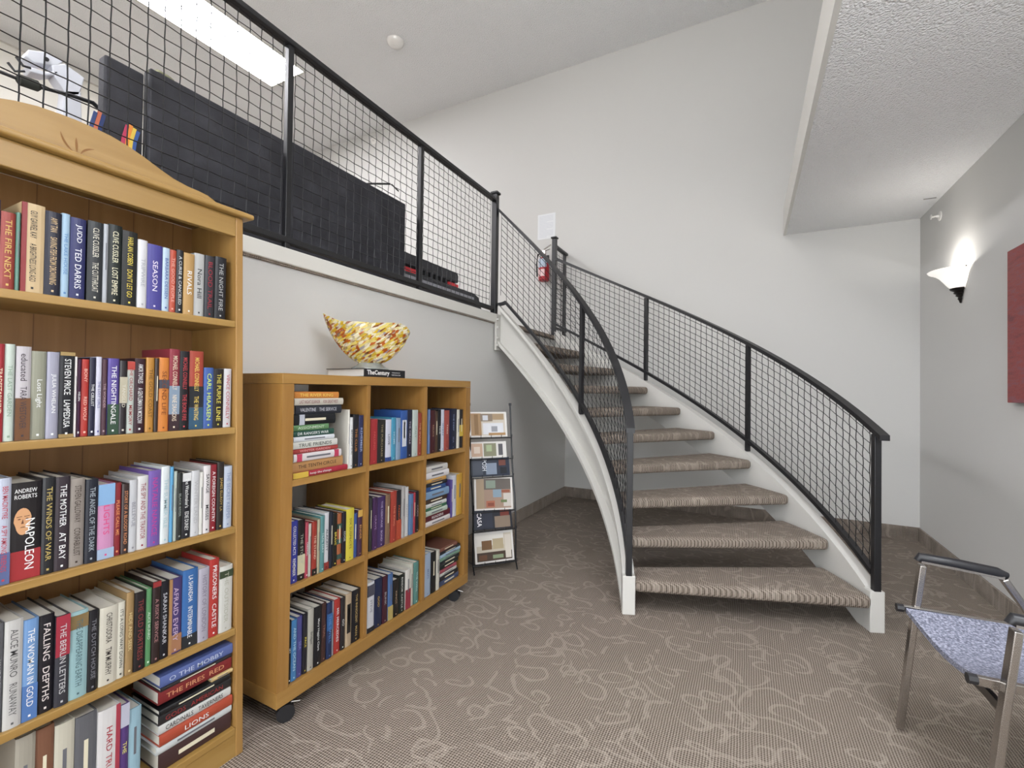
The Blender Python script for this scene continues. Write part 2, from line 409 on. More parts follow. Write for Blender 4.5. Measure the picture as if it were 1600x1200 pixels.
def stair_rail(rc, mids, label, outer):
    t = thing('stair_railing', label, 'railing', P(TH0, rc, .2), None)
    te = 90 + math.degrees(math.asin((.137 if outer else .136) / rc))
    rail_sweep('handrail', t, rc, TH0 - (1.3 if outer else 1.1), te, zrail, .044, .026, off=.006 if outer else 0)
    rail_sweep('bottom_rail', t, rc, TH0 + .5, te - (3.2 if not outer else 0), zbot, .03, .026)
    p = P(TH0, rc, 0); vbar(MB(), p[0], p[1], .199, zrail(TH0) - .026, .0155, TH0).build('newel_post', BLACK, t, bevel=.002)
    for th in mids:
        p = P(th, rc, 0); vbar(MB(), p[0], p[1], ztop(th) + .001, zrail(th) - .025, .0135, th).build('post', BLACK, t, bevel=.002)
    edges = [TH0 + .6] + list(mids) + [te]
    for a, b_ in zip(edges, edges[1:]):
        g = math.degrees(.022 / rc)
        mesh_panel_curved(t, rc, a + g, b_ - g, zbot, lambda q: zrail(q) - .026)
    return t
ir = stair_rail(RI, [57.5], 'inner curved black stair railing with wire mesh, nearer the bookshelves', False)
_te = 90 + math.degrees(math.asin(.136 / RI)) - 3.2
MB().tube([(-1.767, 3.135, 1.825), P(_te + 1.2, RI, 1.83), P(_te - .3, RI, zbot(_te) - .013)], .012, 6, sq=True).build('rail_return', BLACK, ir)
orr = stair_rail(RO, [45.7, 69.6], 'outer curved black stair railing with wire mesh along the back wall', True)
gr = thing('landing_railing', 'short black railing between newel post and back wall on the landing', 'railing', (RXB, 4.355, UF))
vbar(MB(), RXB, 4.355, UF + .013, 2.72, .022).build('newel_post', BLACK, gr, bevel=.003)
MB().obox((RXB, 4.355, 2.731), (1, 0, 0), (0, 1, 0), (0, 0, 1), .032, .032, .009).build('post_cap', BLACK, gr, bevel=.005)
MB().box(RXB - .022, RXB + .022, 4.378, YB - .002, 2.638, 2.66).build('handrail', BLACK, gr, bevel=.003)
MB().box(RXB - .014, RXB + .014, 4.386, YB - .002, 1.79, 1.812).build('bottom_rail', BLACK, gr)
vbar(MB(), RXB, 4.64, UF + .001, 2.638, .014).build('post', BLACK, gr)
mesh_panel_flat(gr, RXB, 4.395, 4.615, 1.812, 2.63)
# ------------------------------------------------------------------ pine bookcase
BX, BB = -1.405, -1.65     # front, back
SH = .0215                 # the case leans a little along the wall
def lean(mb): mb.v = [(x, y - SH * (z - .8), z) for x, y, z in mb.v]; return mb
bc = thing('bookcase', 'tall honey pine bookcase with arched carved crest, full of books', 'bookcase', (-1.53, .47, 0))
Y0b, Y1b = .055, .882
for nm, a, b_ in (('side_panel', Y1b - .022, Y1b), ('side_panel', Y0b, Y0b + .022)):
    lean(MB().box(BB, BX, a, b_, 0, 1.672)).build(nm, PINE_Z, bc, bevel=.002)
lean(MB().box(BB - .008, BB, Y0b, Y1b, .05, 1.672)).build('back_panel', PINE_B, bc)
for z in (1.352, 1.024, .716, .40, .09):
    lean(MB().box(BB + .001, BX - .002, Y0b + .0225, Y1b - .0225, z - .020, z)).build('shelf', PINE_Y, bc, bevel=.002)
lean(MB().box(BX - .022, BX - .004, Y0b + .0225, Y1b - .0225, .0, .069)).build('plinth', PINE_Y, bc)
lean(MB().box(BX - .020, BX - .001, Y0b + .0225, Y1b - .0225, 1.612, 1.672)).build('frieze', PINE_Y, bc, bevel=.002)
lean(MB().box(BB - .008, BX + .022, Y0b - .024, Y1b + .024, 1.673, 1.689)).build('crown', PINE_Y, bc, bevel=.006, seg=3)
# arched crest, symmetrical ogee
half = [(.0, 1.770), (.03, 1.769), (.065, 1.766), (.10, 1.758), (.135, 1.746), (.17, 1.731), (.205, 1.718), (.24, 1.711), (.27, 1.709), (.295, 1.706), (.313, 1.698), (.325, 1.690)]
yc = .462
prof = [(yc - d, z) for d, z in reversed(half)] + [(yc + d, z) for d, z in half[1:]]
def b_edge(nt, b): pass
m = MB(); x0, x1 = BX - .016, BX + .002
fr = [[(x, y, z) for y, z in prof] + [(x, prof[-1][0], 1.6895), (x, prof[0][0], 1.6895)] for x in (x0, x1)]
m.rings(fr); cr = m.build('crest', PINE_Y, bc, bevel=.002); sub_origin(cr, bc)
def leaf(y0, z0, y1, z1, bow, w, name='carved_leaf'):
    m = MB(); n = 8; a = []; b_ = []
    d = Vector((0, y1 - y0, z1 - z0)); L = d.length; d.normalize(); nn = Vector((0, -d.z, d.y))
    for i in range(n + 1):
        f = i / n; c = Vector((BX + .0026, y0, z0)) + d * L * f + nn * bow * 4 * f * (1 - f); ww = w * math.sin(math.pi * min(f * .9 + .06, 1)) ** .8
        a.append(c + nn * ww); b_.append(c - nn * ww)
    for i in range(n): m.poly([a[i], a[i + 1], b_[i + 1], b_[i]])
    m.build(name, mat('carved recess', '7a5326', .7), cr)
leaf(.458, 1.694, .436, 1.729, .004, .0022); leaf(.4655, 1.696, .4635, 1.728, 0, .0024); leaf(.472, 1.694, .497, 1.716, .004, .0022)

# ------------------------------------------------------------------ cube shelf unit on castors
cu = thing('cube_shelf_unit', 'low three by three oak veneer cube shelf on castors, glass bowl on top', 'shelf unit', (-1.57, 1.58, 0))
CX0, CX1 = -1.748, -1.388; CY0, CY1 = .999, 2.163
MB().box(CX0, CX1, CY0, CY1, 1.1615, 1.197).build('top_panel', OAK_Y, cu, bevel=.0015)
MB().box(CX0, CX1, CY0, CY1, .0725, .1245).build('bottom_panel', OAK_Y, cu, bevel=.0015)
MB().box(CX0, CX1 - .0005, CY0 + .0005, CY0 + .044, .125, 1.161).build('side_panel', OAK_Z, cu)
MB().box(CX0, CX1 - .0005, CY1 - .044, CY1 - .0005, .125, 1.161).build('side_panel', OAK_Z, cu)
for y in (1.3935, 1.7705): MB().box(CX0 + .002, CX1 - .003, y - .0095, y + .0095, .125, 1.161).build('divider', OAK_Z, cu)
for z in (.829, .465):
    for a, b_ in ((CY0 + .0445, 1.3835), (1.4035, 1.7605), (1.7805, CY1 - .0445)):
        MB().box(CX0 + .002, CX1 - .002, a, b_, z - .022, z).build('shelf', OAK_Y, cu)
for x, y, an in ((CX1 - .030, CY0 + .055, 60), (CX1 - .030, CY1 - .085, 20), (CX0 + .06, CY0 + .06, 40), (CX0 + .06, CY1 - .07, 10)):
    a = math.radians(an); d = Vector((math.cos(a), math.sin(a), 0)); s = Vector((-d.y, d.x, 0)); c = Vector((x, y, .0297))
    m = MB()
    for sg in (-1, 1): m.tube([c + s * sg * .006, c + s * sg * .020], .0295, 20)
    w = m.build('castor', BLKPL, cu, smooth=True); sub_origin(w, cu)
    m = MB(); m.obox((x - d.x * .008, y - d.y * .008, .048), d, s, (0, 0, 1), .020, .005, .018); m.obox((x, y, .0695), d, s, (0, 0, 1), .02, .02, .003); m.build('fork', BLKPL, w)
    m = MB(); m.tube([c + d * .018 + Vector((0, 0, .024)), c + d * .048 + Vector((0, 0, .018))], .003, 6); m.tube([c + Vector((0, 0, .026)), c + Vector((0, 0, .046))], .004, 6); m.build('brake_lever', CHROME, w)

# ------------------------------------------------------------------ books
def hexjit(h, r): return h
def book(y0, y1, z0, z1, col, txt, tc, label, group, bands, xf, dep, flat=False, mini=False):
    """spine faces +X at x = xf"""
    t = thing('book', label, 'book', (xf - dep / 2, (y0 + y1) / 2, z0), group)
    cm = mat('cover ' + col, muted(col), .38 if sum(int(col[i:i+2], 16) for i in (0, 2, 4)) < 420 else .5, spec=.4)
    m = MB(); e = .0016; xb = xf - dep
    if not flat:
        w = y1 - y0; e = min(.0018, w * .16)
        # rounded spine: outline in (x, y)
        o = [(xb, y0), (xf - .003, y0), (xf - .0008, y0 + w * .18), (xf, y0 + w * .4), (xf, y0 + w * .6), (xf - .0008, y1 - w * .18), (xf - .003, y1), (xb, y1), (xb, y1 - e), (xf - .005, y1 - e), (xf - .005, y0 + e), (xb, y0 + e)]
        m.rings([[(x, y, z) for x, y in o] for z in (z0, z1)]); m.build('cover', cm, t)
        MB().box(xb + .003, xf - .0052, y0 + e, y1 - e, z0 + .002, z1 - .004).build('pages', PAPER, t)
    else:
        h = z1 - z0; e = min(.0018, h * .14)
        o = [(xb, z0), (xf - .003, z0), (xf - .0008, z0 + h * .18), (xf, z0 + h * .4), (xf, z0 + h * .6), (xf - .0008, z1 - h * .18), (xf - .003, z1), (xb, z1), (xb, z1 - e), (xf - .005, z1 - e), (xf - .005, z0 + e), (xb, z0 + e)]
        m.rings([[(x, y, z) for x, z in o] for y in (y0, y1)]); m.build('cover', cm, t)
        MB().box(xb + .003, xf - .0052, y0 + .003, y1 - .003, z0 + e, z1 - e).build('pages', PAPER, t)
    X = xf + .0004
    for bd in bands:
        if bd[0] == 'L' or bd[0] == 'R':
            w = y1 - y0; a, b_ = (y0, y0 + w * .22) if bd[0] == 'L' else (y1 - w * .2, y1)
            MB().box(xf - .004, X, a, b_, z0 + .0005, z1 - .0005).build('cover_edge', mat('cover ' + bd[1], muted(bd[1]), .45), t)
        elif bd[0] == 'F':     # painted portrait on a thick spine
            w = y1 - y0; cy, cz = (y0 + y1) / 2 - w * .12, z0 + (z1 - z0) * .60
            k = [(X, cy + w * .30 * math.cos(a) * (1 if math.sin(a) > 0 else .85), cz + w * .62 * math.sin(a)) for a in [2 * math.pi * i / 20 for i in range(20)]]
            MB().poly(k).build('portrait', mat('portrait skin', 'b98a62', .6), t, recalc=False)
            mm = MB(); Xe = X + .0003
            for dy in (-.12, .13):
                mm.poly([(Xe, cy + w * (dy - .07), cz + w * .12), (Xe, cy + w * dy, cz + w * .09), (Xe, cy + w * (dy + .07), cz + w * .12), (Xe, cy + w * dy, cz + w * .15)])
                mm.poly([(Xe, cy + w * (dy - .09), cz + w * .21), (Xe, cy + w * (dy + .09), cz + w * .22), (Xe, cy + w * (dy + .09), cz + w * .25), (Xe, cy + w * (dy - .09), cz + w * .24)])
            mm.poly([(Xe, cy - w * .10, cz - w * .28), (Xe, cy + w * .11, cz - w * .28), (Xe, cy + w * .04, cz - w * .24), (Xe, cy - w * .04, cz - w * .24)])
            mm.poly([(Xe, cy + w * .0, cz + w * .12), (Xe, cy - w * .06, cz - w * .1), (Xe, cy + w * .03, cz - w * .11)])
            mm.build('portrait_features', mat('portrait shade', '5a3420', .6), t, recalc=False)
        elif bd[0] == 'C':
            w, h = y1 - y0, z1 - z0
            MB().box(X - .001, X, y0 + w * .2, y1 - w * .2, z0 + h * .25, z0 + h * .8).build('spine_label', mat('cover ' + bd[1], muted(bd[1]), .5), t)
        else:
            f0, f1, c = bd
            if not flat: MB().box(xf - .004, X - .0001, y0 + .0001, y1 - .0001, z0 + (z1 - z0) * f0 + .0003, z0 + (z1 - z0) * f1 - .0003).build('spine_band', mat('cover ' + c, muted(c), .5), t)
            else: MB().box(xf - .004, X - .0001, y0 + (y1 - y0) * f0 + .0003, y0 + (y1 - y0) * f1 - .0003, z0 + .0001, z1 - .0001).build('spine_band', mat('cover ' + c, muted(c), .5), t)
    if txt:
        parts = txt.split('|'); face = any(q[0] == 'F' for q in bands)
        if face:
            H = z1 - z0; W_ = y1 - y0; tm = mat('ink ' + tc, muted(tc, .72, .05), .5)
            for q, s_ in enumerate(parts[0].split()): text(s_, tm, t, (X + .0004, (y0 + y1) / 2 - .002, z1 - .018 - .013 * q), (0, 1, 0), (0, 0, 1), W_ * .74, .009, 'author', bold=.006)
            text(parts[1], tm, t, (X + .0006, (y0 + y1) / 2 + W_ * .12, z0 + H * .36), (0, 0, -1), (0, 1, 0), H * .52, .015, 'title', bold=.006)
            return t
        if not flat: MB().box(xf - .001, X, (y0 + y1) / 2 - min(.002, (y1 - y0) * .14), (y0 + y1) / 2 + min(.002, (y1 - y0) * .14), z0 + .008, z0 + .0125).build('publisher_mark', mat('ink ' + tc, muted(tc, .72, .05), .5), t)
        parts = parts; tm = mat('ink ' + tc, muted(tc, .72, .05), .5); tot = sum(len(p) + 2 for p in parts)
        X += .0003; pos = .05; span = .86
        for p in parts:
            f = (len(p) + 2) / tot * span; a, b_ = pos + .015, pos + f - .015; pos += f
            if not flat:
                H = z1 - z0; W_ = (y1 - y0)
                text(p, tm, t, (X, (y0 + y1) / 2, z1 - H * (a + b_) / 2), (0, 0, -1), (0, 1, 0), H * (b_ - a) * .92, min(W_ * .44, .0118 if X < -1.405 else .0105), 'title', bold=.004)
            else:
                H = z1 - z0; W_ = (y1 - y0)
                text(p, tm, t, (X, y0 + W_ * (a + b_) / 2, (z0 + z1) / 2), (0, 1, 0), (0, 0, 1), W_ * (b_ - a) * .9, min(H * .5, .0125), 'title', bold=.006)
    elif not mini:
        # plain spine: two fine printed rules
        rm = mat('ink rule ' + ('light' if sum(int(col[i:i+2], 16) for i in (0, 2, 4)) < 330 else 'dark'), 'c8c0a8' if sum(int(col[i:i+2], 16) for i in (0, 2, 4)) < 330 else '5a5a60', .6)
        m = MB()
        if not flat:
            H = z1 - z0; w = y1 - y0
            m.box(xf - .001, X, y0 + w * .40, y0 + w * .60, z0 + H * .42, z0 + H * .76)
        else:
            H = z1 - z0; w = y1 - y0
            m.box(xf - .001, X, y0 + w * .25, y0 + w * .75, z0 + H * .38, z0 + H * .62)
        m.build('printed_rules', rm, t)
    return t
BOOKS=[
('pine bookcase top shelf','books on the top pine shelf',-1.415,1.352,0.15,'upright',[
 (0.3174,0.337,0,0.1766,'c9c2b0','','','pale cream',[]),
 (0.3376,0.3509,0,0.1898,'4b3560','','','dark purple',[]),
 (0.3515,0.3736,0,0.1673,'a83a2c','THE FIRE NEXT','d9b45a','flame red',[]),
 (0.3742,0.3805,0,0.1715,'5f8f7e','','','sea green',[]),
 (0.3815,0.4189,0,0.1986,'e0c08e','GUY GAVRIEL KAY|A BRIGHTNESS LONG AGO','15151a','wide cream red-edged',[('L','9b1f22')]),
 (0.4196,0.4474,0,0.1926,'1b1d33','AMY TAN|SAVING FISH FROM DROWNING','d8b98a','navy gold-lettered',[]),
 (0.448,0.4626,0,0.1965,'a9cbe6','THE LAKE HOUSE','5588bb','pale blue',[]),
 (0.4632,0.491,0,0.1927,'2b2f6a','JUDD|TED DARRIS','e8e8f0','royal navy',[]),
 (0.4955,0.5255,0,0.1965,'2f3237','CLIVE CUSSLER|THE CUTTHROAT','ded8c8','charcoal white-lettered',[]),
 (0.5261,0.5353,0,0.1972,'b8bcc4','','','thin silver grey',[]),
 (0.5359,0.5643,0,0.2016,'18221f','CLIVE CUSSLER|LOST EMPIRE','efe9c8','black two-tone lettered',[]),
 (0.5649,0.597,0,0.1951,'1a1a18',"HARLAN COBEN|DON'T LET GO",'e8d24a','black yellow-lettered',[]),
 (0.5977,0.6176,0,0.1803,'e4e2e6','TRIPWIRE','a8a8b0','white grey-lettered',[]),
 (0.6183,0.6528,0,0.1757,'4a44a0','SEASON','e8e0f0','violet starburst',[]),
 (0.6539,0.6705,0,0.1747,'bcd4ea','BARBARA DESSEN','2a4a9a','sky blue',[]),
 (0.6713,0.6878,0,0.1743,'d4502e','THE GOOD PEOPLE','f0b0a0','orange red',[]),
 (0.6886,0.7052,0,0.1791,'24262e','A CURSE & CANCELED','d8d8d8','slim black',[]),
 (0.706,0.7331,0,0.175,'c89b55','RIVALS','f0f0ee','tan gold',[]),
 (0.7344,0.7617,0,0.1828,'c6c6c4','Nora Hill','15151a','light grey',[]),
 (0.763,0.7896,0,0.1833,'34333b','BLOOD TRAIL','a02030','charcoal red-lettered',[]),
 (0.7919,0.8243,0,0.188,'232329','THE NIGHT FIRE','b8b8b8','rightmost black',[]),
]),
('pine bookcase second shelf','books on the second pine shelf',-1.415,1.024,0.15,'upright',[
 (0.3325,0.3479,0,0.2116,'7a8a94','','','slate blue',[]),
 (0.3485,0.3625,0,0.2103,'b01a2a','TRADESTARWIND','f0e0c0','crimson',[]),
 (0.3631,0.3784,0,0.2111,'cfdccf','THE LAST GARDEN','8aa08a','mint',[]),
 (0.3805,0.4041,0,0.2079,'cfc8cc','educated|TARA WESTOVER','3a3038','white and brown',[(0,0.45,'7a4a1e')]),
 (0.4047,0.4294,0,0.1993,'9c9c88','Lost Light','f0f0ee','olive grey',[]),
 (0.4302,0.4504,0,0.1994,'a6a5b8','JULIA WHELAN','f0f0ee','lavender grey',[]),
 (0.451,0.4768,0,0.2013,'16161e','STEVEN PRICE|LAMPEDUSA','f0f0ee','black diamond-tipped',[(0.955,1,'b0904e'),(0,0.045,'b0904e')]),
 (0.4774,0.4817,0,0.1912,'e0dad6','','','thin white',[]),
 (0.4823,0.4908,0,0.1859,'4a1840','HELEN','f0f0ee','magenta black',[]),
 (0.4914,0.5053,0,0.1867,'c22a1e','BONY|RED WOLF','f0c0b0','bright red',[]),
 (0.5059,0.5175,0,0.1915,'22223e','THE CELLIST','f0f0ee','midnight blue',[]),
 (0.5181,0.5289,0,0.1943,'d2d0e4','THE LOST GIRLS','4a4a8a','pale lilac',[]),
 (0.5296,0.5406,0,0.1891,'5a3a46','THE WONDER','b89aa0','plum brown',[]),
 (0.5413,0.5639,0,0.1923,'5b48a2','THE NIGHTINGALE','f0f0ee','purple and green',[(0,0.4,'2c5038')]),
 (0.5646,0.58,0,0.1875,'2a2428','TANGLED','d8d0c0','black cream-banded',[(0.42,0.78,'c8bea4')]),
 (0.5807,0.5968,0,0.1873,'d0d8d0','THE ORCHARD|MEMORY','a02a2a','pale green red-topped',[(0.88,1,'c83a2a')]),
 (0.5978,0.6215,0,0.1962,'3c1c28','AMOR TOWLES|A GENTLEMAN IN MOSCOW','f0f0ee','dark maroon',[]),
 (0.6226,0.6408,0,0.1998,'c88a22','THE GOLD COAST','6a4a10','mustard',[]),
 (0.6416,0.6505,0,0.1987,'3a2a22','','','slim brown',[]),
 (0.6513,0.675,0,0.202,'e4861a','SECOND LIFE','7a3a08','orange',[(0.58,0.7,'4a4a58')]),
 (0.6757,0.7011,0,0.2274,'9a2c3e','MICHAEL CONNELLY|NINE DRAGONS','f0dcc0','tall crimson',[(0,0.2,'3a2028'),(0.2,0.55,'8aa0b8')]),
 (0.7019,0.7261,0,0.2237,'1c1b21','MICHAEL CONNELLY|THE BONE FIRE','c84048','tall black red-lettered',[]),
 (0.7274,0.7643,0,0.2263,'b8442c','MICHAEL CONNELLY|THE WAITING','f0d060','tall brick orange',[(0,0.28,'2a5a78'),(0.28,0.55,'1c2028')]),
 (0.766,0.7925,0,0.1803,'3c62b0','CARL HIAASEN','d8f060','short cobalt',[]),
 (0.7938,0.8237,0,0.1783,'2c2727','THE PURPLE|LINE','e8d850','short dark brown',[]),
 (0.8251,0.8478,0,0.1797,'dcdade','VINCE CONNELLY','b03040','short white red-lettered',[]),
]),
('pine bookcase third shelf','books on the third pine shelf',-1.415,0.716,0.16,'upright',[
 (0.3388,0.3583,0,0.2344,'3a4a6a','','','steel blue',[]),
 (0.3589,0.3782,0,0.2295,'c2c8dc','BEN MACINTYRE|A SPY AMONG FRIENDS','c03040','pale blue red-lettered',[(0,0.3,'5a6aa0')]),
 (0.3792,0.4271,0,0.2149,'231e20','ANDREW ROBERTS|NAPOLEON','f0f0ee','very thick portrait',[(0,0.3,'b01820'),('F','c09060')]),
 (0.4277,0.4491,0,0.2197,'26262b','THE WINDS OF WAR','c8b060','black dusty-lettered',[]),
 (0.4497,0.4753,0,0.2176,'3a3038','THE MOTHER|AT BAY','f0f0ee','plum black',[]),
 (0.4759,0.5023,0,0.2095,'a1968c','STEVEN GALLOWAY|CONFABULIST','3a2a20','taupe',[]),
 (0.5038,0.5268,0,0.2032,'262a36','THE ANGEL OF THE DARK','a8b0b8','dark navy',[]),
 (0.5276,0.5606,0,0.1864,'d890c0','LIGHTS','e04080','pink and blue',[(0.72,1,'88b8e8'),(0,0.14,'a8c0e0')]),
 (0.5612,0.5757,0,0.1841,'9c2430','PLEASE CALL ME','f0a060','brick red',[]),
 (0.5763,0.5918,0,0.1792,'3e2c2a','STORY OF A BLOODY ROAD','d89060','brown orange-lettered',[]),
 (0.5924,0.6097,0,0.1866,'cdcdd2','BELLEVUE','8a8a92','silver grey',[]),
 (0.6103,0.6343,0,0.1935,'e2e0e0','THE SPY AND THE TRAITOR','902030','white THE SPY',[]),
 (0.6349,0.6631,0,0.2043,'7a5ab4','NATALIE NANCE','c03090','violet magenta-lettered',[]),
 (0.6637,0.6838,0,0.2115,'dfe6e8','THE SUMMER ISLE','a0c0c8','ice white',[]),
 (0.6844,0.6926,0,0.2081,'4ba0d0','','','turquoise',[]),
 (0.6932,0.7016,0,0.1947,'b4beb4','','','sage',[]),
 (0.7022,0.7152,0,0.1885,'2c302e','BLACK RIVER','9aa09a','slim black-green',[]),
 (0.7158,0.7379,0,0.1856,'24242a',"The Watchmaker's|EDIE DUNEY",'f0f0ee','black white-capped',[(0.87,1,'e8e8e8')]),
 (0.7385,0.76,0,0.189,'d4d4d6','WINTER LAND','b0b0b0','light grey',[]),
 (0.7606,0.7707,0,0.1818,'e6e2da','','','thin ivory',[]),
 (0.7713,0.7901,0,0.1983,'e6e0e0','SAVAGE|MISSES','15151a','white black-lettered',[]),
 (0.7907,0.81,0,0.1979,'9a182a','A FOREIGN COUNTRY','f0f0ee','deep red',[]),
 (0.8106,0.8304,0,0.2033,'2e2723','JAMES ELLROY LA','c8a858','brown gold-lettered',[]),
 (0.831,0.8553,0,0.1883,'c3cfe2','THE SECRET KEEPER','8090b0','rightmost pale blue',[]),
]),
('pine bookcase fourth shelf','books on the fourth pine shelf',-1.415,0.4,0.17,'upright',[
 (0.3471,0.358,0,0.255,'5a4a40','','','dark umber',[]),
 (0.3586,0.373,0,0.2357,'68686e','VANDERBILT','b0b0b0','iron grey',[]),
 (0.3739,0.402,0,0.2344,'cfccc8','ALICE MUNRO|RUNAWAY','5a5a5a','white RUNAWAY',[]),
 (0.4027,0.4273,0,0.2243,'6f9fd8','THE WOMAN IN GOLD','f0f0ee','cornflower blue',[(0,0.35,'4a7cc0')]),
 (0.4283,0.4546,0,0.2218,'1c1a22','FALLING|DEPTHS','e8dcd8','black bold-lettered',[]),
 (0.456,0.4805,0,0.2103,'3a3a42','THE BERLIN LETTERS','c8c8c8','red over grey',[(0.55,1,'b01838')]),
 (0.4816,0.5149,0,0.2069,'9cc4c8','THE DISAPPEARING EARTH','4a6a70','aqua',[(0.8,0.96,'8a7040')]),
 (0.5161,0.535,0,0.1973,'1d1d23','THE DUTCH HOUSE','808088','black ornate',[]),
 (0.5375,0.5733,0,0.1939,'d9d2c0','CHRISTODORA|TIM MURPHY','2a2222','cream CHRISTODORA',[]),
 (0.574,0.59,0,0.1938,'ddd8c6',"IT'S A LONG WAY DOWN",'3a3a3a','narrow cream',[]),
 (0.591,0.6074,0,0.2128,'a5834f','HIDE AND SEEK','e0c890','gold brown',[]),
 (0.6085,0.634,0,0.2051,'231d20','THE OLD FORTRESS','8a3a3a','black tall',[]),
 (0.6347,0.6478,0,0.2059,'5b9a62','ALICE MUNRO','d0e8d0','leaf green',[]),
 (0.6493,0.668,0,0.2187,'30201f','A RISKY SERVICE','b08080','dark brown red-topped',[(0.93,1,'a02020')]),
 (0.6687,0.6895,0,0.2112,'1a1a24','SARAH SHANKAR','c8c8d0','slim midnight',[]),
 (0.6903,0.7223,0,0.2102,'4b3a78','AFRAID EVERY','c8b0c8','purple tan-edged',[('L','b88850'),(0.02,0.25,'b07850')]),
 (0.7235,0.7635,0,0.222,'2f6fb5','LA SHANDHA|INTERMINABLE','f0f0ee','wide blue',[(0,0.16,'24282e')]),
 (0.7648,0.7939,0,0.2144,'b6b1c0','HISTORY OF LONDON','80788a','lilac grey',[]),
 (0.7948,0.8219,0,0.2308,'bf2a20','PRISONERS|CASTLE','f0f0ee','bright red PRISONERS',[]),
 (0.8233,0.8617,0,0.2002,'d9d8d0','THE OUTSIDER','b0b0a0','ivory',[(0.82,0.93,'3a4a30')]),
]),
('pine bookcase bottom shelf','books on the bottom pine shelf',-1.425,0.09,0.17,'upright',[
 (0.3979,0.4301,0,0.2733,'b0a898','','','khaki',[]),
 (0.4311,0.4625,0,0.2698,'8a5a40','','','rust brown',[]),
 (0.4636,0.4992,0,0.2586,'d8d0bc','','','buff',[]),
 (0.5003,0.5412,0,0.2529,'6a6a70','','','dim grey',[]),
 (0.5424,0.5869,0,0.2435,'e4e0de','HARD TRUTH','b02030','white red-edged',[('R','b83048')]),
 (0.5879,0.6065,0,0.234,'5a3a80','THE','e8e070','purple gold-lettered',[(0.75,1,'c8c8dc')]),
 (0.6076,0.6346,0,0.2092,'9cc4d4','','','light aqua',[]),
]),
('pine bookcase bottom shelf','stacked books on the bottom pine shelf',-1.415,0.09,0.2,'stack',[
 (0.6739,0.8683,0.0,0.05,'4a3030','','','dark brown',[]),
 (0.6675,0.8688,0.05,0.022,'d8dcdc','','','white',[]),
 (0.6726,0.8688,0.072,0.03,'c04a28','LIONS','f0f0ee','orange red LIONS',[]),
 (0.672,0.8664,0.102,0.026,'dcdcd8','CARDINALS|TAVERNERS','15151a','white CARDINALS',[]),
 (0.6714,0.8658,0.128,0.028,'2c2a2c','GODS|AMERICAN','a03030','black grey-printed',[]),
 (0.671,0.8604,0.156,0.016,'1c1b1e','','','slim black',[]),
 (0.8081,0.8688,0.172,0.012,'d8b878','','','small cream',[]),
 (0.6702,0.867,0.184,0.036,'8a1e22','THE FIRES|RED','e0a070','thick dark red',[]),
 (0.6735,0.864,0.22,0.01,'2a2628','','','thin charcoal',[]),
 (0.6731,0.8688,0.23,0.03,'5a6cb0','O THE MOBBY','c8d0e8','blue glossy',[]),
]),
('cube unit top left','stacked books in the top left cube',-1.4,0.829,0.17,'stack',[
 (1.0542,1.2972,0.0,0.02,'b81c38','keep the change','f0f0ee','crimson yellow-ended',[(0,0.26,'e8c02a')]),
 (1.0548,1.2773,0.02,0.0375,'c89050','THE TENTH CIRCLE','3a2010','tan THE TENTH',[]),
 (1.0566,1.2647,0.0575,0.0275,'e8dede','','f0f0ee','white pink-banded',[(0.06,0.16,'d03058'),(0.84,0.94,'d03058')]),
 (1.0542,1.2525,0.085,0.0175,'b83a34','WINTER GARDEN','e0a0a0','soft red',[]),
 (1.0544,1.2459,0.1025,0.025,'e2e0d6','TRUE FRIENDS','2a3a30','white green-lettered',[]),
 (1.0545,1.2301,0.1275,0.0175,'e4e8ee','','8090b0','thin white',[]),
 (1.0554,1.2327,0.145,0.0213,'2c5a4c',"DR RANGER'S WAR",'f0f0ee','dark green',[]),
 (1.0562,1.2053,0.1663,0.02,'6a9a64','ASSIGNMENT','c8dcc0','leaf green',[]),
 (1.0561,1.2346,0.1863,0.0375,'1e2024','','c8c8c8','black moon-printed',[(0.12,0.24,'c8ccd8')]),
 (1.0642,1.2663,0.2238,0.0325,'30333c','VALENTINE|THE SERVICE','d0d0d8','dark slate',[]),
 (1.056,1.2704,0.2563,0.025,'d8cfc0','LAST NIGHT ELEANOR|FOR GREAT WEST','8a4a50','cream',[]),
 (1.0554,1.2479,0.2813,0.0238,'e08a24','THE RIVER KING','f4d060','orange topmost',[]),
]),
('cube unit top left','upright books in the top left cube',-1.4,0.829,0.17,'upright',[
 (1.2982,1.3062,0,0.2348,'e2ddd0','','','tall cream',[]),
 (1.3068,1.3233,0,0.2033,'e4e4e4','MIDNIGHT SUN','15151a','white black-lettered',[]),
 (1.3239,1.3548,0,0.2138,'22222a','THE CLUB','c08040','black',[]),
 (1.3554,1.381,0,0.2093,'28305e','REMEMBER','a8b8e0','navy',[]),
]),
('cube unit top middle','books in the top middle cube',-1.4,0.829,0.17,'upright',[
 (1.4219,1.4611,0,0.1897,'b8282c','FALLING','d86058','tomato red',[]),
 (1.4617,1.5102,0,0.1839,'2a2826','THE PURCHASE','b0a078','black gold-lettered',[]),
 (1.5108,1.5462,0,0.1837,'dcdcec','LOVE','15151a','white blue-edged',[(0,0.1,'2a4a9a')]),
 (1.5468,1.5759,0,0.1906,'3c9cc0','HOME','c0e0f0','cyan',[]),
 (1.5765,1.6042,0,0.1877,'8aa4c0','','','grey blue',[]),
 (1.6048,1.6512,0,0.2206,'2a5cac','','','bright blue labelled',[('C','e0e4ec')]),
 (1.6518,1.6885,0,0.2229,'22263c','THE CIRCLE','c8c0d0','midnight patterned',[]),
 (1.6891,1.7281,0,0.2201,'c4d0c8','ITALY','6a8a78','pale green',[]),
 (1.7287,1.758,0,0.2049,'a03c28','THE SNAKE','e0b080','rust',[]),
]),
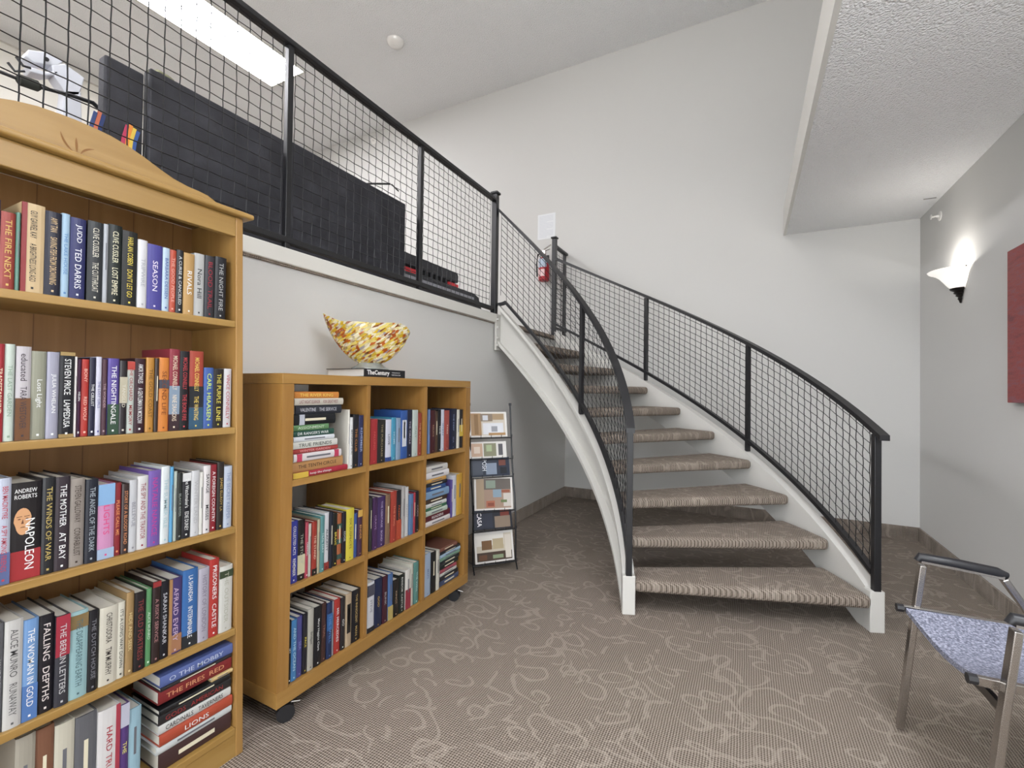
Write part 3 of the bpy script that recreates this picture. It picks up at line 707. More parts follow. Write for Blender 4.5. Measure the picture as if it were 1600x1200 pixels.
('cube unit top right','books in the top right cube',-1.4,0.829,0.17,'upright',[
 (1.8056,1.8209,0,0.2187,'6c8cc0','','','thin blue',[]),
 (1.8232,1.8649,0,0.2137,'4c1c22','RELICS','c8a080','dark maroon',[]),
 (1.8655,1.8896,0,0.2085,'5a4030','','','brown',[]),
 (1.8902,1.9148,0,0.2158,'1e1e22','TIDE','f0f0ee','black',[]),
 (1.9154,1.9448,0,0.2149,'d8dcec','SPHERE','4060a0','white blue-lettered',[]),
 (1.9454,1.9885,0,0.2094,'b04a40','PARIS','f0d8c8','brick',[]),
 (1.9891,2.0566,0,0.2161,'1c2240','THE DEEP|SEA','a0b0d8','navy',[]),
 (2.0572,2.0836,0,0.2102,'e6e2d4','','','ivory',[]),
 (2.0842,2.116,0,0.2092,'26262a','','','black yellow-banded',[(0.3,0.6,'e0c030')]),
]),
('cube unit centre left','books in the centre left cube',-1.4,0.465,0.17,'upright',[
 (1.0526,1.0829,0,0.2167,'3038a0','COLLECTED ACTS|REMEMBER','f0f0ee','royal blue',[]),
 (1.0841,1.1128,0,0.2136,'201e1e','THE STORY','b8b8a8','black cream-based',[(0.1,0.42,'d8d0a8')]),
 (1.1141,1.1261,0,0.1996,'b83a50','CARDINAL','f0f0ee','pinkish red',[]),
 (1.1275,1.1397,0,0.1905,'c8c4b8','','','stone',[]),
 (1.141,1.1603,0,0.1949,'a83020','THE STAND','e8c8b0','rust red',[(0,0.12,'1a1a1a')]),
 (1.1624,1.1743,0,0.1993,'b0a888','','','khaki',[]),
 (1.1751,1.1944,0,0.2071,'5a9494','TEAL DAY','c8e0e0','teal',[]),
 (1.1958,1.217,0,0.214,'dcdce0','ALACRITY','15151a','white red-based',[(0,0.13,'a03028')]),
 (1.2185,1.2341,0,0.2124,'202634','','','dark navy',[]),
 (1.2357,1.2562,0,0.2017,'24241e','BRAVE','e8d24a','black yellow-lettered',[]),
 (1.2571,1.2782,0,0.1965,'b06030','','','orange striped',[(0.1,0.2,'3a5a50'),(0.4,0.5,'3a5a50'),(0.7,0.8,'3a5a50')]),
 (1.2788,1.2979,0,0.1977,'22202a','EDGE','c0c0c0','charcoal',[]),
 (1.2985,1.3387,0,0.2032,'e2d020','SIX SUSPECTS','5a5010','bright yellow',[]),
 (1.3393,1.3588,0,0.1767,'3a5aa0','','','denim blue',[]),
 (1.3594,1.381,0,0.1878,'4a2a48','ENDER','d8a050','plum',[(0.85,1,'e0b040')]),
]),
('cube unit centre','books in the centre cube',-1.4,0.465,0.17,'upright',[
 (1.4231,1.4395,0,0.2253,'3a3a38','','','charcoal',[]),
 (1.4413,1.4684,0,0.2205,'4a2858','GRAVE','b090c0','dark purple',[]),
 (1.4712,1.5176,0,0.216,'4a3068','THE HERITAGE|BOND','c8b8d8','wide violet',[]),
 (1.5195,1.5486,0,0.2185,'8a6a50','','','brown',[]),
 (1.5506,1.5857,0,0.226,'b03a28','THE KING','e89070','red',[]),
 (1.5878,1.6197,0,0.2229,'28242a','PASSION','e86a30','black orange-based',[(0,0.4,'c84820')]),
 (1.6219,1.6437,0,0.2357,'b0aca8','','','grey',[]),
 (1.6459,1.6715,0,0.2273,'dcdad8','SNOW','a0a0a0','white',[]),
 (1.6738,1.7023,0,0.1882,'5a80b0','','','sky blue',[]),
 (1.7035,1.7175,0,0.1913,'b03040','','','slim red',[]),
 (1.7198,1.7435,0,0.1949,'1e1e26','CODE','c0a0a0','black',[]),
]),
('cube unit centre right','stacked books in the centre right cube',-1.4,0.465,0.17,'stack',[
 (1.797,2.0037,0.0,0.0239,'e4dcdc','','','white',[]),
 (1.7963,2.006,0.0239,0.0293,'6a1c2a','READERS','f0f0ee','dark maroon',[]),
 (1.7969,1.9763,0.0532,0.0239,'c8d8c8','','','pale pink-green',[]),
 (1.7964,1.9729,0.0771,0.016,'3c7a58','','','green',[]),
 (1.7959,1.9667,0.0931,0.0186,'e2e4e0','','','off-white',[]),
 (1.7941,1.9776,0.1117,0.0239,'4a3428','','','brown',[]),
 (1.7934,1.9884,0.1356,0.0372,'7ca4cc','','','pale blue',[]),
 (1.7938,1.9617,0.1728,0.0239,'2c5a9a','','','blue',[]),
 (1.7933,1.9697,0.1967,0.0186,'2a2c34','','','charcoal',[]),
 (1.7941,1.9607,0.2153,0.0186,'d8a040','','','amber',[]),
 (1.7922,1.9888,0.2339,0.0319,'ece8ea','','','thick white',[]),
 (1.7939,1.9764,0.2658,0.0319,'dcd8d0','','','ivory topmost',[]),
]),
('cube unit centre right','upright books in the centre right cube',-1.4,0.465,0.17,'upright',[
 (2.0099,2.0247,0,0.2001,'5a4a98','','','purple',[]),
 (2.0262,2.0624,0,0.2212,'d8dae4','','','white',[]),
 (2.063,2.116,0,0.2223,'dca820','','','golden yellow',[]),
]),
('cube unit bottom left','books in the bottom left cube',-1.4,0.125,0.17,'upright',[
 (1.0492,1.0615,0,0.2169,'1c1c20','SKY','f0f0ee','black',[]),
 (1.0633,1.0854,0,0.2113,'3a84c0','AND THE OCEAN','c0e0f0','azure',[]),
 (1.0867,1.1086,0,0.2123,'4a4a90','SEA','8888c8','indigo',[]),
 (1.1106,1.1285,0,0.2142,'22222c','PACE','e8d24a','midnight',[]),
 (1.1305,1.1549,0,0.2216,'b8b4a8','Bridget','3a3a3a','grey scripted',[]),
 (1.157,1.1892,0,0.2177,'1e1e22','Mary Higgins Clark','f0f0ee','black white-lettered',[]),
 (1.1906,1.2123,0,0.2179,'4a2c28','TRIAL','a07060','dark brown',[]),
 (1.2138,1.2375,0,0.2111,'24345e','THE SWELL','6090d0','navy',[(0.5,0.8,'2a68a8')]),
 (1.239,1.2488,0,0.2067,'9a9aa2','','','slim grey',[]),
 (1.2503,1.2788,0,0.2076,'b82c24','MR MERCEDES','f0f0ee','red',[]),
 (1.2804,1.301,0,0.2034,'2e2a2c','GO','f0f0ee','charcoal',[]),
 (1.3042,1.3335,0,0.208,'c0a888','','','tan',[('C','26221e')]),
 (1.3369,1.381,0,0.2079,'1e1e24','THE INNOCENT|MAN','c8a868','black gold-lettered',[]),
]),
('cube unit bottom middle','books in the bottom middle cube',-1.4,0.125,0.17,'upright',[
 (1.4195,1.4578,0,0.2083,'dcdce2','STEVE','60606a','white portrait',[(0.72,0.95,'505060'),(0,0.1,'26262c')]),
 (1.4606,1.5072,0,0.2087,'222c50','GOD','d8b040','navy gold-lettered',[]),
 (1.5091,1.5387,0,0.2048,'4a1c2c','BLINK','c0c0c0','maroon',[]),
 (1.5407,1.5701,0,0.2042,'4a70a8','','','blue gold-based',[(0,0.3,'c8b060')]),
 (1.5722,1.6088,0,0.1654,'24201e','KINGS','c0a080','dark brown',[]),
 (1.6109,1.6499,0,0.1743,'1c2422','RANDOM|CASTLE','e8e8e0','black white-lettered',[]),
 (1.6565,1.6902,0,0.1814,'e0dcd4','','','white crimson-based',[(0,0.5,'a82840')]),
 (1.6924,1.7155,0,0.1973,'d8d4c4','','','ivory',[]),
 (1.7178,1.7509,0,0.1971,'5a9088','THE WELL','c0dcd4','teal',[]),
]),
('cube unit bottom right','upright books in the bottom right cube',-1.4,0.125,0.17,'upright',[
 (1.7959,1.844,0,0.21,'a8bcd4','MAPS','5a6a90','pale blue',[]),
 (1.8466,1.8872,0,0.205,'222222','','','black',[]),
 (1.8899,1.9169,0,0.2003,'dcd8c8','','','cream',[]),
]),
('cube unit bottom right','stacked books in the bottom right cube',-1.4,0.125,0.17,'stack',[
 (1.9247,2.0971,0.0,0.03,'4a5a80','','','slate blue',[]),
 (1.924,2.084,0.03,0.024,'2a2a30','','','charcoal',[]),
 (1.9235,2.0712,0.054,0.016,'dcdcd4','','','white',[]),
 (1.923,2.0677,0.07,0.018,'b04a5a','','','pink',[]),
 (1.9225,2.0856,0.088,0.022,'26302c','','','dark green',[]),
 (1.922,2.0912,0.11,0.022,'303438','','','graphite',[]),
 (1.9215,2.1,0.132,0.016,'7aa088','','','sage green',[]),
 (1.921,2.1027,0.148,0.018,'a8c4dc','','','light blue',[]),
 (1.9206,2.0992,0.166,0.014,'28262c','','','black',[]),
 (1.9202,2.0739,0.18,0.02,'8a5848','','','brown topmost',[]),
]),
]
_lab = set()
def uniq(l):
    assert l not in _lab, l
    assert 4 <= len(l.replace(',', ' ').split()) <= 16, l
    _lab.add(l); return l
for place, grp, X, z, dep, mode, rows in BOOKS:
    sp = place.replace('pine bookcase ', 'pine bookcase, ').replace('cube unit ', 'cube unit, ')
    for i, r in enumerate(rows):
        y0, y1, dz, h, col, txt, tc, desc, bands = r
        if mode == 'upright':
            if i: lab = '%s book right of %s, %s' % (desc, rows[i - 1][7], sp)
            else: lab = '%s book left of %s, %s' % (desc, rows[1][7], sp)
            xf = X - random.uniform(0, .006)
            book(y0, y1, z + .0005, z + h, col, txt, tc, uniq(lab), grp, bands, xf, dep + random.uniform(-.015, .01))
        else:
            if i: lab = '%s book stacked on %s, %s' % (desc, rows[i - 1][7], sp)
            else: lab = '%s book, lowest of the stack, %s' % (desc, sp)
            xf = X - random.uniform(0, .007)
            book(y0, y1, z + dz + .0004, z + dz + h, col, txt, tc, uniq(lab), grp, bands, xf, min(dep - .02, .15) + random.uniform(-.01, .01), flat=True)
# ------------------------------------------------------------------ large book and glass bowl on the cube unit
T = 1.1975
bk = thing('book', 'large black and white coffee table book under the glass bowl', 'book', (-1.55, 1.54, T))
bx0, bx1, by0, by1 = -1.665, -1.435, 1.41, 1.665; bh = .036
bbk = mat('cover 1b1b1e', '1b1b1e', .35)
m = MB(); m.box(bx0, bx1, by0, by1, T + .0005, T + .0035); m.box(bx0, bx1, by0, by1, T + bh - .003, T + bh); m.box(bx1 - .004, bx1, by0, by1, T + .0035, T + bh - .003); m.build('cover', bbk, bk)
MB().box(bx0 + .005, bx1 - .0042, by0 + .005, by1 - .005, T + .0035, T + bh - .003).build('pages', mat('white page block', 'c4c2be', .9), bk)
wi = mat('ink f0f0ee', 'f0f0ee', .5)
text('TheCentury', wi, bk, (bx1 + .0006, by0 + .082, T + .018), (0, 1, 0), (0, 0, 1), .135, .026, 'title', bold=.05)
text('PETER JENNINGS', wi, bk, (bx1 + .0006, by0 + .193, T + .023), (0, 1, 0), (0, 0, 1), .06, .005, 'author')
text('TODD BREWSTER', wi, bk, (bx1 + .0006, by0 + .193, T + .013), (0, 1, 0), (0, 0, 1), .06, .005, 'author')

def b_glass(nt, b):
    L = nt.links; tc = N(nt, 'ShaderNodeTexCoord')
    rt = N(nt, 'ShaderNodeVectorRotate'); rt.inputs['Axis'].default_value = (.7, -.7, 0); rt.inputs['Angle'].default_value = -.6; L.new(tc.outputs['Object'], rt.inputs['Vector'])
    mp = N(nt, 'ShaderNodeMapping'); mp.inputs['Scale'].default_value = (42, 42, 130)
    L.new(rt.outputs[0], mp.inputs['Vector'])
    v = N(nt, 'ShaderNodeTexVoronoi', Scale=1.0); v.inputs['Randomness'].default_value = 1.0; L.new(mp.outputs[0], v.inputs['Vector'])
    sp = N(nt, 'ShaderNodeSeparateColor'); L.new(v.outputs['Color'], sp.inputs[0])
    r = ramp(nt, [(0, 'ecdf8a'), (.2, 'd8b832'), (.34, 'f2eed8'), (.52, 'e6d060'), (.64, 'c06a2a'), (.74, 'e8e2d0'), (.84, '8a4a24'), (.92, 'a8a4b0'), (.96, 'f0e6a0')], 'CONSTANT'); L.new(sp.outputs[0], r.inputs[0])
    n = N(nt, 'ShaderNodeTexNoise', Scale=16.0, Detail=1.0); L.new(tc.outputs['Object'], n.inputs['Vector'])
    n2 = ramp(nt, [(0, 0.0), (.62, 0.0), (.66, 1.0), (1, 1.0)]); L.new(n.outputs['Fac'], n2.inputs[0])
    mx = N(nt, 'ShaderNodeMix', data_type='RGBA'); L.new(n2.outputs[0], mx.inputs[0]); L.new(r.outputs[0], mx.inputs[6]); mx.inputs[7].default_value = lin('b8612a')
    L.new(mx.outputs[2], b.inputs['Base Color'])
    tr = N(nt, 'ShaderNodeBsdfTranslucent'); L.new(mx.outputs[2], tr.inputs['Color'])
    ms = N(nt, 'ShaderNodeMixShader'); ms.inputs[0].default_value = .5
    L.new(b.outputs[0], ms.inputs[1]); L.new(tr.outputs[0], ms.inputs[2]); tp = N(nt, 'ShaderNodeBsdfTransparent'); mt = N(nt, 'ShaderNodeMixShader'); sb = ramp(nt, [(0, 0.0), (.55, .05), (.8, .6), (1, .75)]); L.new(sp.outputs[1], sb.inputs[0]); L.new(sb.outputs[0], mt.inputs[0]); L.new(ms.outputs[0], mt.inputs[1]); L.new(tp.outputs[0], mt.inputs[2]); L.new(mt.outputs[0], nt.nodes['Material Output'].inputs[0])
GL = mat('speckled art glass', 'e8d880', .08, spec=.8, build=b_glass)
CLR = mat('clear glass', 'dfe6e2', .03, trans=.85)
bc_ = Vector((-1.53, 1.537, T + bh))
bw = thing('glass_bowl', 'speckled yellow and orange art glass bowl with pointed lip on a clear foot', 'bowl', tuple(bc_))
m = MB(); m.lathe([(.001, .0005), (.085, .0005), (.082, .006), (.060, .020), (.050, .030), (.001, .030)], tuple(bc_), 32); m.build('foot', CLR, bw, smooth=True)
vd = Vector((math.cos(math.radians(45)), math.sin(math.radians(45)), 0))      # long axis of the bowl
vn = Vector((-vd.y, vd.x, 0))
def rim(a):
    c = math.cos(a); s = math.sin(a)
    tip = max(0, -c) ** 10
    R = .150 + .026 * max(0, c) ** 2 + .008 * max(0, -c) + .045 * tip
    z = .205 + .006 * math.sin(2 * a + .8) - .045 * max(0, c) ** 9 + .014 * max(0, c) + .034 * tip - .012 * max(0, -math.cos(a + .0)) ** 2 * (1 - tip)
    return R, z
def bowl_surf(off):
    rows = []; n = 22
    for j in range(n + 1):
        f = j / n; row = []
        for i in range(72):
            a = 2 * math.pi * i / 72; R, z = rim(a)
            s = f ** .62 if f > 0 else 0
            prof_r = .046 + (R - .046) * (math.sin(f * math.pi / 2) ** 1.05 * .82 + .18 * f ** 2.2)
            zz = .030 + (z - .030) * (1 - math.cos(f * math.pi / 2)) ** .80 if f > 0 else .030
            sq = .78 if abs(math.sin(a)) > 0 else 1
            p = bc_ + vd * (prof_r - off) * math.cos(a) + vn * (prof_r * .72 - off) * math.sin(a) + Vector((0, 0, zz + (off if f < .1 else 0)))
            row.append(p)
        rows.append(row)
    return rows
a = bowl_surf(0); b_ = bowl_surf(.004)
m = MB(); m.rings(a + b_[::-1], caps=True); m.build('bowl', GL, bw, smooth=True)

# ------------------------------------------------------------------ magazine rack
RA, RBp = Vector((-1.513, 2.406, 0)), Vector((-1.313, 2.636, 0))
rw = (RBp - RA).normalized(); rn = Vector((-rw.y, rw.x, 0)); WR_ = .285
rk = thing('magazine_rack', 'narrow black wire magazine rack standing between cube unit and stairs', 'magazine rack', tuple((RA + RBp) / 2))
def rp(u, b, z): return RA + rw * (u + .005) + rn * b + Vector((0, 0, z))
side_prof = [(.0, .06), (.005, .25), (.012, .36), (.03, .47), (.06, .56), (.085, .68), (.10, .80), (.12, .93), (.135, 1.05)]
for u in (0.0, WR_):
    m = MB(); m.tube([rp(u, b, z) for b, z in side_prof], .0055, 8); m.tube([rp(u, .135, 1.045), rp(u, .135, 1.062)], .009, 8)
    m.build('side_rod', WIRE, rk, smooth=True)
    m = MB(); m.tube([rp(u, .0, .062), rp(u, -.012, .045), rp(u, -.03, .007)], .005, 6); m.tube([rp(u, .0, .062), rp(u, .12, .045), rp(u, .22, .007)], .005, 6); m.build('foot', WIRE, rk, smooth=True)
tiers = [(.00, .058), (.012, .262), (.035, .375), (.075, .585), (.09, .70), (.115, .835)]
for b, z in tiers:
    m = MB(); m.tube([rp(0, b - .022, z), rp(WR_, b - .022, z)], .003, 6); m.tube([rp(0, b + .004, z - .004), rp(WR_, b + .004, z - .004)], .003, 6)
    for u in (0, .07, .14, .21, WR_): m.tube([rp(u, b + .004, z - .004), rp(u, b - .022, z), rp(u, b - .024, z + .02)], .002, 5)
    m.build('tier', WIRE, rk)
def magazine(label, u0, u1, b, z0, h, tilt, frame, patches, letters=None, roll=0):
    t = thing('magazine', label, 'magazine', tuple(rp((u0 + u1) / 2, b, z0)), 'magazines on the wire rack')
    ta = math.radians(tilt); up = Vector((0, 0, 1)) * math.cos(ta) + rn * math.sin(ta); ro = math.radians(roll)
    ux = rw * math.cos(ro) + up * math.sin(ro); uy = up * math.cos(ro) - rw * math.sin(ro); nn = ux.cross(uy).normalized()
    if nn.dot(rn) > 0: nn = -nn
    c = rp((u0 + u1) / 2, b, z0) + up * h / 2; w = u1 - u0
    MB().obox(c - nn * .0035, ux, uy, nn, w / 2 - .001, h / 2 - .001, .0028).build('pages', PAPER, t)
    MB().obox(c, ux, uy, nn, w / 2, h / 2, .0006).build('cover', mat('glossy ' + frame, muted(frame, .8, 0), .3), t)
    for i, (x0, x1, y0, y1, col) in enumerate(patches):
        px, py = (x0 + x1) / 2 - .5, (y0 + y1) / 2 - .5
        MB().obox(c + ux * w * px + uy * h * py + nn * (.0007 + .0002 * i), ux, uy, nn, w * (x1 - x0) / 2, h * (y1 - y0) / 2, .0002).build('cover_picture', mat('print ' + col, muted(col, .8, 0), .3), t)
    if letters:
        s, x, y, lw, lh, col = letters
        text(s, mat('ink ' + col, col, .4), t, c + ux * w * (x - .5) + uy * h * (y - .5) + nn * .004, -uy, ux, lw, lh, 'title')
    return t
magazine('lowest magazine on the wire rack, white cover with bookshelf and basket picture', .012, .272, -.012, .066, .185, 14, 'dedbd6',
  [(.05, .95, .06, .92, 'c9bfae'), (.05, .75, .55, .92, 'e2ded6'), (.18, .44, .42, .72, '7a5a3c'), (.46, .74, .42, .76, 'b8a888'), (.05, .95, .06, .34, '4a3a30'), (.45, .72, .12, .24, '8a9a7a'), (.10, .3, .1, .26, '6a4630'), (.78, .93, .1, .86, 'd8d0c4')])
magazine('dark navy magazine with rotated white capital letters, second from the bottom of the rack', .0, .262, .004, .268, .155, 14, '20242e',
  [(.04, .5, .05, .9, '2a3040'), (.55, .95, .05, .5, '8a7a6a'), (.7, .93, .5, .85, '7a3a30')], ('CASA', .16, .42, .085, .03, 'e6e6ea'))
magazine('white framed magazine with copper pans and rooftop picture, middle of the rack', .015, .275, .020, .385, .205, 14, 'e4e0dc',
  [(.05, .95, .05, .95, 'a88e7c'), (.05, .25, .05, .95, 'b09a80'), (.25, .95, .62, .95, '6a625c'), (.3, .55, .66, .9, '8a9a8c'), (.48, .7, .38, .62, '8aa0b0'), (.3, .52, .08, .28, 'b06a50'), (.34, .5, .12, .22, '8a4a38'), (.75, .95, .10, .5, 'd0c8c0'), (.7, .92, .52, .6, '9a5a44'), (.68, .84, .22, .3, '6a7a50')], roll=-2)
magazine('dark blue magazine with people and white masthead, just above the middle of the rack', .0, .262, .062, .592, .120, 12, '2c3444',
  [(.04, .3, .1, .9, '4a5260'), (.38, .66, .1, .7, '8a98ac'), (.72, .9, .55, .85, '7a4a40'), (.75, .92, .12, .45, '1c2028')], ('POSH', .34, .6, .07, .03, 'd8dce4'))
magazine('small white magazine with kitchen picture, second from the top of the rack', -.008, .245, .080, .708, .105, 12, 'e2e0dc',
  [(.05, .35, .1, .9, 'c8a890'), (.12, .28, .3, .7, 'e0d0c0'), (.38, .72, .1, .9, '8a8a70'), (.45, .6, .4, .8, 'a8b890'), (.78, .9, .15, .85, '5a5a60')])
magazine('topmost magazine on the wire rack, white frame around wooden beams picture', -.006, .256, .100, .842, .165, 12, 'e4e2de',
  [(.05, .95, .06, .94, 'cfc6b8'), (.05, .32, .06, .94, 'a9875c'), (.14, .24, .1, .9, '8a683c'), (.36, .9, .10, .55, 'e0e2e8'), (.58, .74, .2, .42, '9a9ca4'), (.3, .62, .62, .92, '8a7a68'), (.36, .5, .66, .86, 'd0d4dc'), (.62, .92, .68, .92, 'a89070'), (.5, .95, .06, .16, 'b08a5c')])

# ------------------------------------------------------------------ arm chair
ch = thing('armchair', 'chrome framed armchair with grey blue woven seat and black armrests', 'chair', (.75, 1.80, 0))
yawc = math.radians(4)
du = Vector((math.cos(yawc), -math.sin(yawc) * -0.6, 0)); du = Vector((1, .07, 0)).normalized(); dv = Vector((-du.y, du.x, 0))
O = Vector((.530, 1.585, -0.0))
def cp(u, v, z): return O + du * u + dv * v + Vector((0, 0, z))
CW = .45
SEATF = mat('grey blue woven fabric', '7f8296', .95, spec=.1)
def b_fab(nt, b):
    L = nt.links; tc = N(nt, 'ShaderNodeTexCoord'); n = N(nt, 'ShaderNodeTexNoise', Scale=160.0, Detail=2.0); L.new(tc.outputs['Object'], n.inputs['Vector'])
    r = ramp(nt, [(.3, '50535f'), (.5, '747684'), (.7, '9a9caa')]); L.new(n.outputs['Fac'], r.inputs[0]); L.new(r.outputs[0], b.inputs['Base Color'])
    bp = N(nt, 'ShaderNodeBump', Strength=.5, Distance=.002); L.new(n.outputs['Fac'], bp.inputs['Height']); L.new(bp.outputs['Normal'], b.inputs['Normal'])
SEATF = mat('blue grey tweed', '8a8da2', .95, spec=.1, build=b_fab)
for v, nm in ((0.0, 1), (CW, 2)):
    fo = .004 if v == 0 else -.028; so = 0 if v == 0 else -.022
    m = MB(); m.tube([cp(.0 + fo, v, .002), cp(.035 + fo, v, .35), cp(.06 + fo, v, .572)], .0125, sq=(.016, .009)); m.build('leg', CHROME, ch, bevel=.003)
    m = MB(); m.tube([cp(.265 + fo, v, .562), cp(.305, v, .45), cp(.40, v, .20), cp(.47, v, .002)], .012, sq=(.016, .009)); m.build('leg', CHROME, ch, bevel=.003)
    m = MB(); m.tube([cp(.055 + fo, v, .585), cp(.265 + fo, v, .565)], .0125, sq=(.011, .005)); m.build('arm_bar', CHROME, ch)
    m = MB(); m.tube([cp(.046 + fo, v, .585), cp(.052 + fo, v, .597), cp(.15 + fo, v, .590), cp(.25 + fo, v, .579), cp(.276 + fo, v, .572)], [.010, .015, .016, .016, .010], 10); m.build('armrest', BLKPL, ch, smooth=True)
    vi = v + (.019 if v == 0 else -.019)
    m = MB(); m.tube([cp(-.005 + so, vi, .420), cp(.50, vi, .412)], .011, sq=(.008, .012)); s = m.build('seat_rail', CHROME, ch, bevel=.002); sub_origin(s, ch)
    m = MB(); m.tube([cp(-.022 + so, vi, .421), cp(-.003 + so, vi, .421)], .0135, 8); m.build('end_cap', BLKPL, s, smooth=True)
    m = MB(); m.tube([cp(.47, vi, .41), cp(.53, vi, .62), cp(.58, vi, .80)], .012, sq=(.012, .008)); m.build('back_post', CHROME, ch, bevel=.002)
m = MB(); m.tube([cp(.055, .03, .35), cp(.055, CW - .03, .35)], .010, sq=(.006, .012)); m.build('cross_bar', mat('dark steel', '5a5652', .3, metal=1.0), ch)
m = MB(); rows = []
n = 16
for iu in range(9):
    u = .0 + .48 * iu / 8; row = []
    for top in (1, 0):
        rng = range(n + 1) if top else range(n, -1, -1)
        for j in rng:
            f = j / n; sag = -.040 * math.sin(math.pi * f) * (1.0 - .3 * iu / 8); ufr = u + (.016 * math.sin(math.pi * f) if iu == 0 else 0)
            row.append(cp(ufr - .022 * f * (1 - iu / 8), .032 + (CW - .064) * f, .428 + sag - (0 if top else .016)))
    rows.append(row)
m.rings(rows); m.build('seat', SEATF, ch, smooth=True)
m = MB(); rows = []
for iz in range(5):
    z = .58 + .22 * iz / 4; u = .525 + .055 * iz / 4; row = []
    for fr_ in (0, 1):
        for j in (range(9) if not fr_ else range(8, -1, -1)):
            f = j / 8; row.append(cp(u + .03 * math.sin(math.pi * f) + (.014 if fr_ else 0), .03 + (CW - .06) * f, z))
    rows.append(row)
m.rings(rows); m.build('backrest', SEATF, ch, smooth=True)

# ------------------------------------------------------------------ wall sconces
SHD = mat('frosted white glass', 'f4f2ee', .35, emit='fff8f0', es=.62)
BRZ = mat('dark bronze', '2e2a28', .4, metal=.7)
BULB = mat('lit bulb', 'ffffff', .5, emit='fff4e6', es=35)
def sconce(y, label, power):
    sc_c = Vector((XR, y, 1.785))
    sc = thing('wall_sconce', label, 'wall lamp', tuple(sc_c))
    m = MB(); pr = [(.048, .055), (.066, .075), (.086, .105), (.105, .132), (.128, .152), (.158, .166), (.163, .173), (.156, .175), (.124, .160), (.098, .138), (.08, .110), (.06, .083), (.044, .064)]
    m.lathe([(r, z) for r, z in pr], tuple(sc_c - Vector((.004, 0, 0))), 28, a0=math.pi / 2, a1=math.pi * 1.5, caps=False)
    m.build('shade', SHD, sc, smooth=True)
    m = MB(); m.lathe([(.001, -.040), (.008, -.036), (.012, -.02), (.018, -.012), (.014, -.002), (.028, .008), (.024, .016), (.038, .026), (.032, .034), (.052, .046), (.056, .056), (.001, .056)], tuple(sc_c - Vector((.004, 0, 0))), 24, a0=math.pi / 2, a1=math.pi * 1.5); m.build('finial', BRZ, sc, smooth=True)
    m = MB(); m.lathe([(.001, .075), (.018, .08), (.024, .10), (.020, .125), (.001, .135)], tuple(sc_c - Vector((.060, 0, -.012))), 14); m.build('bulb', BULB, sc, smooth=True)
    m = MB(); m.box(XR - .012, XR - .0005, y - .03, y + .03, 1.845, 1.915); m.build('back_plate', BRZ, sc)
    MB().lathe([(.001, -.004), (.004, 0), (.001, .004)], (XR - .03, y - .158, 1.952), 8).build('screw', BRZ, sc)
    ld = bpy.data.lights.new('sconce_lamp', 'POINT'); ld.energy = power; ld.color = (1, .97, .93); ld.shadow_soft_size = .02
    lo = bpy.data.objects.new('sconce_lamp', ld); COL.objects.link(lo); lo.location = sc_c + Vector((-.105, 0, .15))
sconce(3.90, 'lit white glass half bowl wall sconce with dark bronze finial', SCONCE_W)
sconce(.35, 'added second half bowl sconce, out of view, brightening the right wall', SCONCE_W * 3)  # unseen sconce, added as fill for the right wall and low ceiling
# unseen bowl pendant, added to brighten the high ceiling and the walls
pn = thing('fill_pendant', 'added white glass bowl pendant, out of view, brightening the high ceiling', 'added fill lamp', (-.75, .1, HZ))
MB().tube([(-.75, .1, 3.55), (-.75, .1, HZ - .03)], .008).build('rod', BRZ, pn)
MB().lathe([(.001, 0), (.07, .002), (.07, .028), (.001, .03)], (-.75, .1, HZ - .031), 20).build('canopy', BRZ, pn)
MB().lathe([(.001, .0), (.12, .03), (.22, .10), (.28, .19), (.272, .19), (.212, .105), (.115, .036), (.001, .008)], (-.75, .1, 3.30), 32, caps=False).build('shade', mat('fill pendant glass', 'f4f2ee', .35, emit='fff8f0', es=FILL_PENDANT_GLOW), pn, smooth=True)
for sx in (-1, 1): MB().tube([(-.75 + sx * .26, .1, 3.47), (-.75, .1, 3.62)], .004, 6).build('arm', BRZ, pn)
ld = bpy.data.lights.new('fill_pendant_light', 'AREA'); ld.shape = 'DISK'; ld.size = .42; ld.energy = FILL_PENDANT_W; ld.color = (1, .98, .95)
lo = bpy.data.objects.new('fill_pendant_light', ld); COL.objects.link(lo); lo.location = (-.75, .1, 3.485); lo.rotation_euler = (math.pi, 0, 0)

# ------------------------------------------------------------------ red picture on the right wall
def b_red(nt, b):
    L = nt.links; tc = N(nt, 'ShaderNodeTexCoord'); mp = N(nt, 'ShaderNodeMapping'); mp.inputs['Scale'].default_value = (1, 2, 9); mp.inputs['Rotation'].default_value = (.35, 0, 0)
    L.new(tc.outputs['Object'], mp.inputs['Vector']); n = N(nt, 'ShaderNodeTexNoise', Scale=3.5, Detail=5.0, Roughness=.65); L.new(mp.outputs[0], n.inputs['Vector'])
    r = ramp(nt, [(.3, '6a2c34'), (.5, '8a3634'), (.62, '7a4450'), (.8, 'a8402c')]); L.new(n.outputs['Fac'], r.inputs[0]); L.new(r.outputs[0], b.inputs['Base Color'])
    w = N(nt, 'ShaderNodeTexWave', Scale=30.0, Distortion=2.0); L.new(mp.outputs[0], w.inputs['Vector']); bp = N(nt, 'ShaderNodeBump', Strength=.25, Distance=.002); L.new(w.outputs['Fac'], bp.inputs['Height']); L.new(bp.outputs['Normal'], b.inputs['Normal'])
pc = thing('painting', 'dark red abstract canvas cut by the photo edge, hanging right of the sconce', 'painting', (XR, 2.9, 1.12))
MB().box(XR - .034, XR - .012, 2.38, 3.235, 1.12, 1.895).build('canvas', mat('red brushed paint', '8a3634', .55, build=b_red), pc, bevel=.003)
MB().box(XR - .0119, XR - .0005, 2.55, 3.10, 1.10, 1.80).build('stretcher', mat('raw timber', '8a6a48', .7), pc)

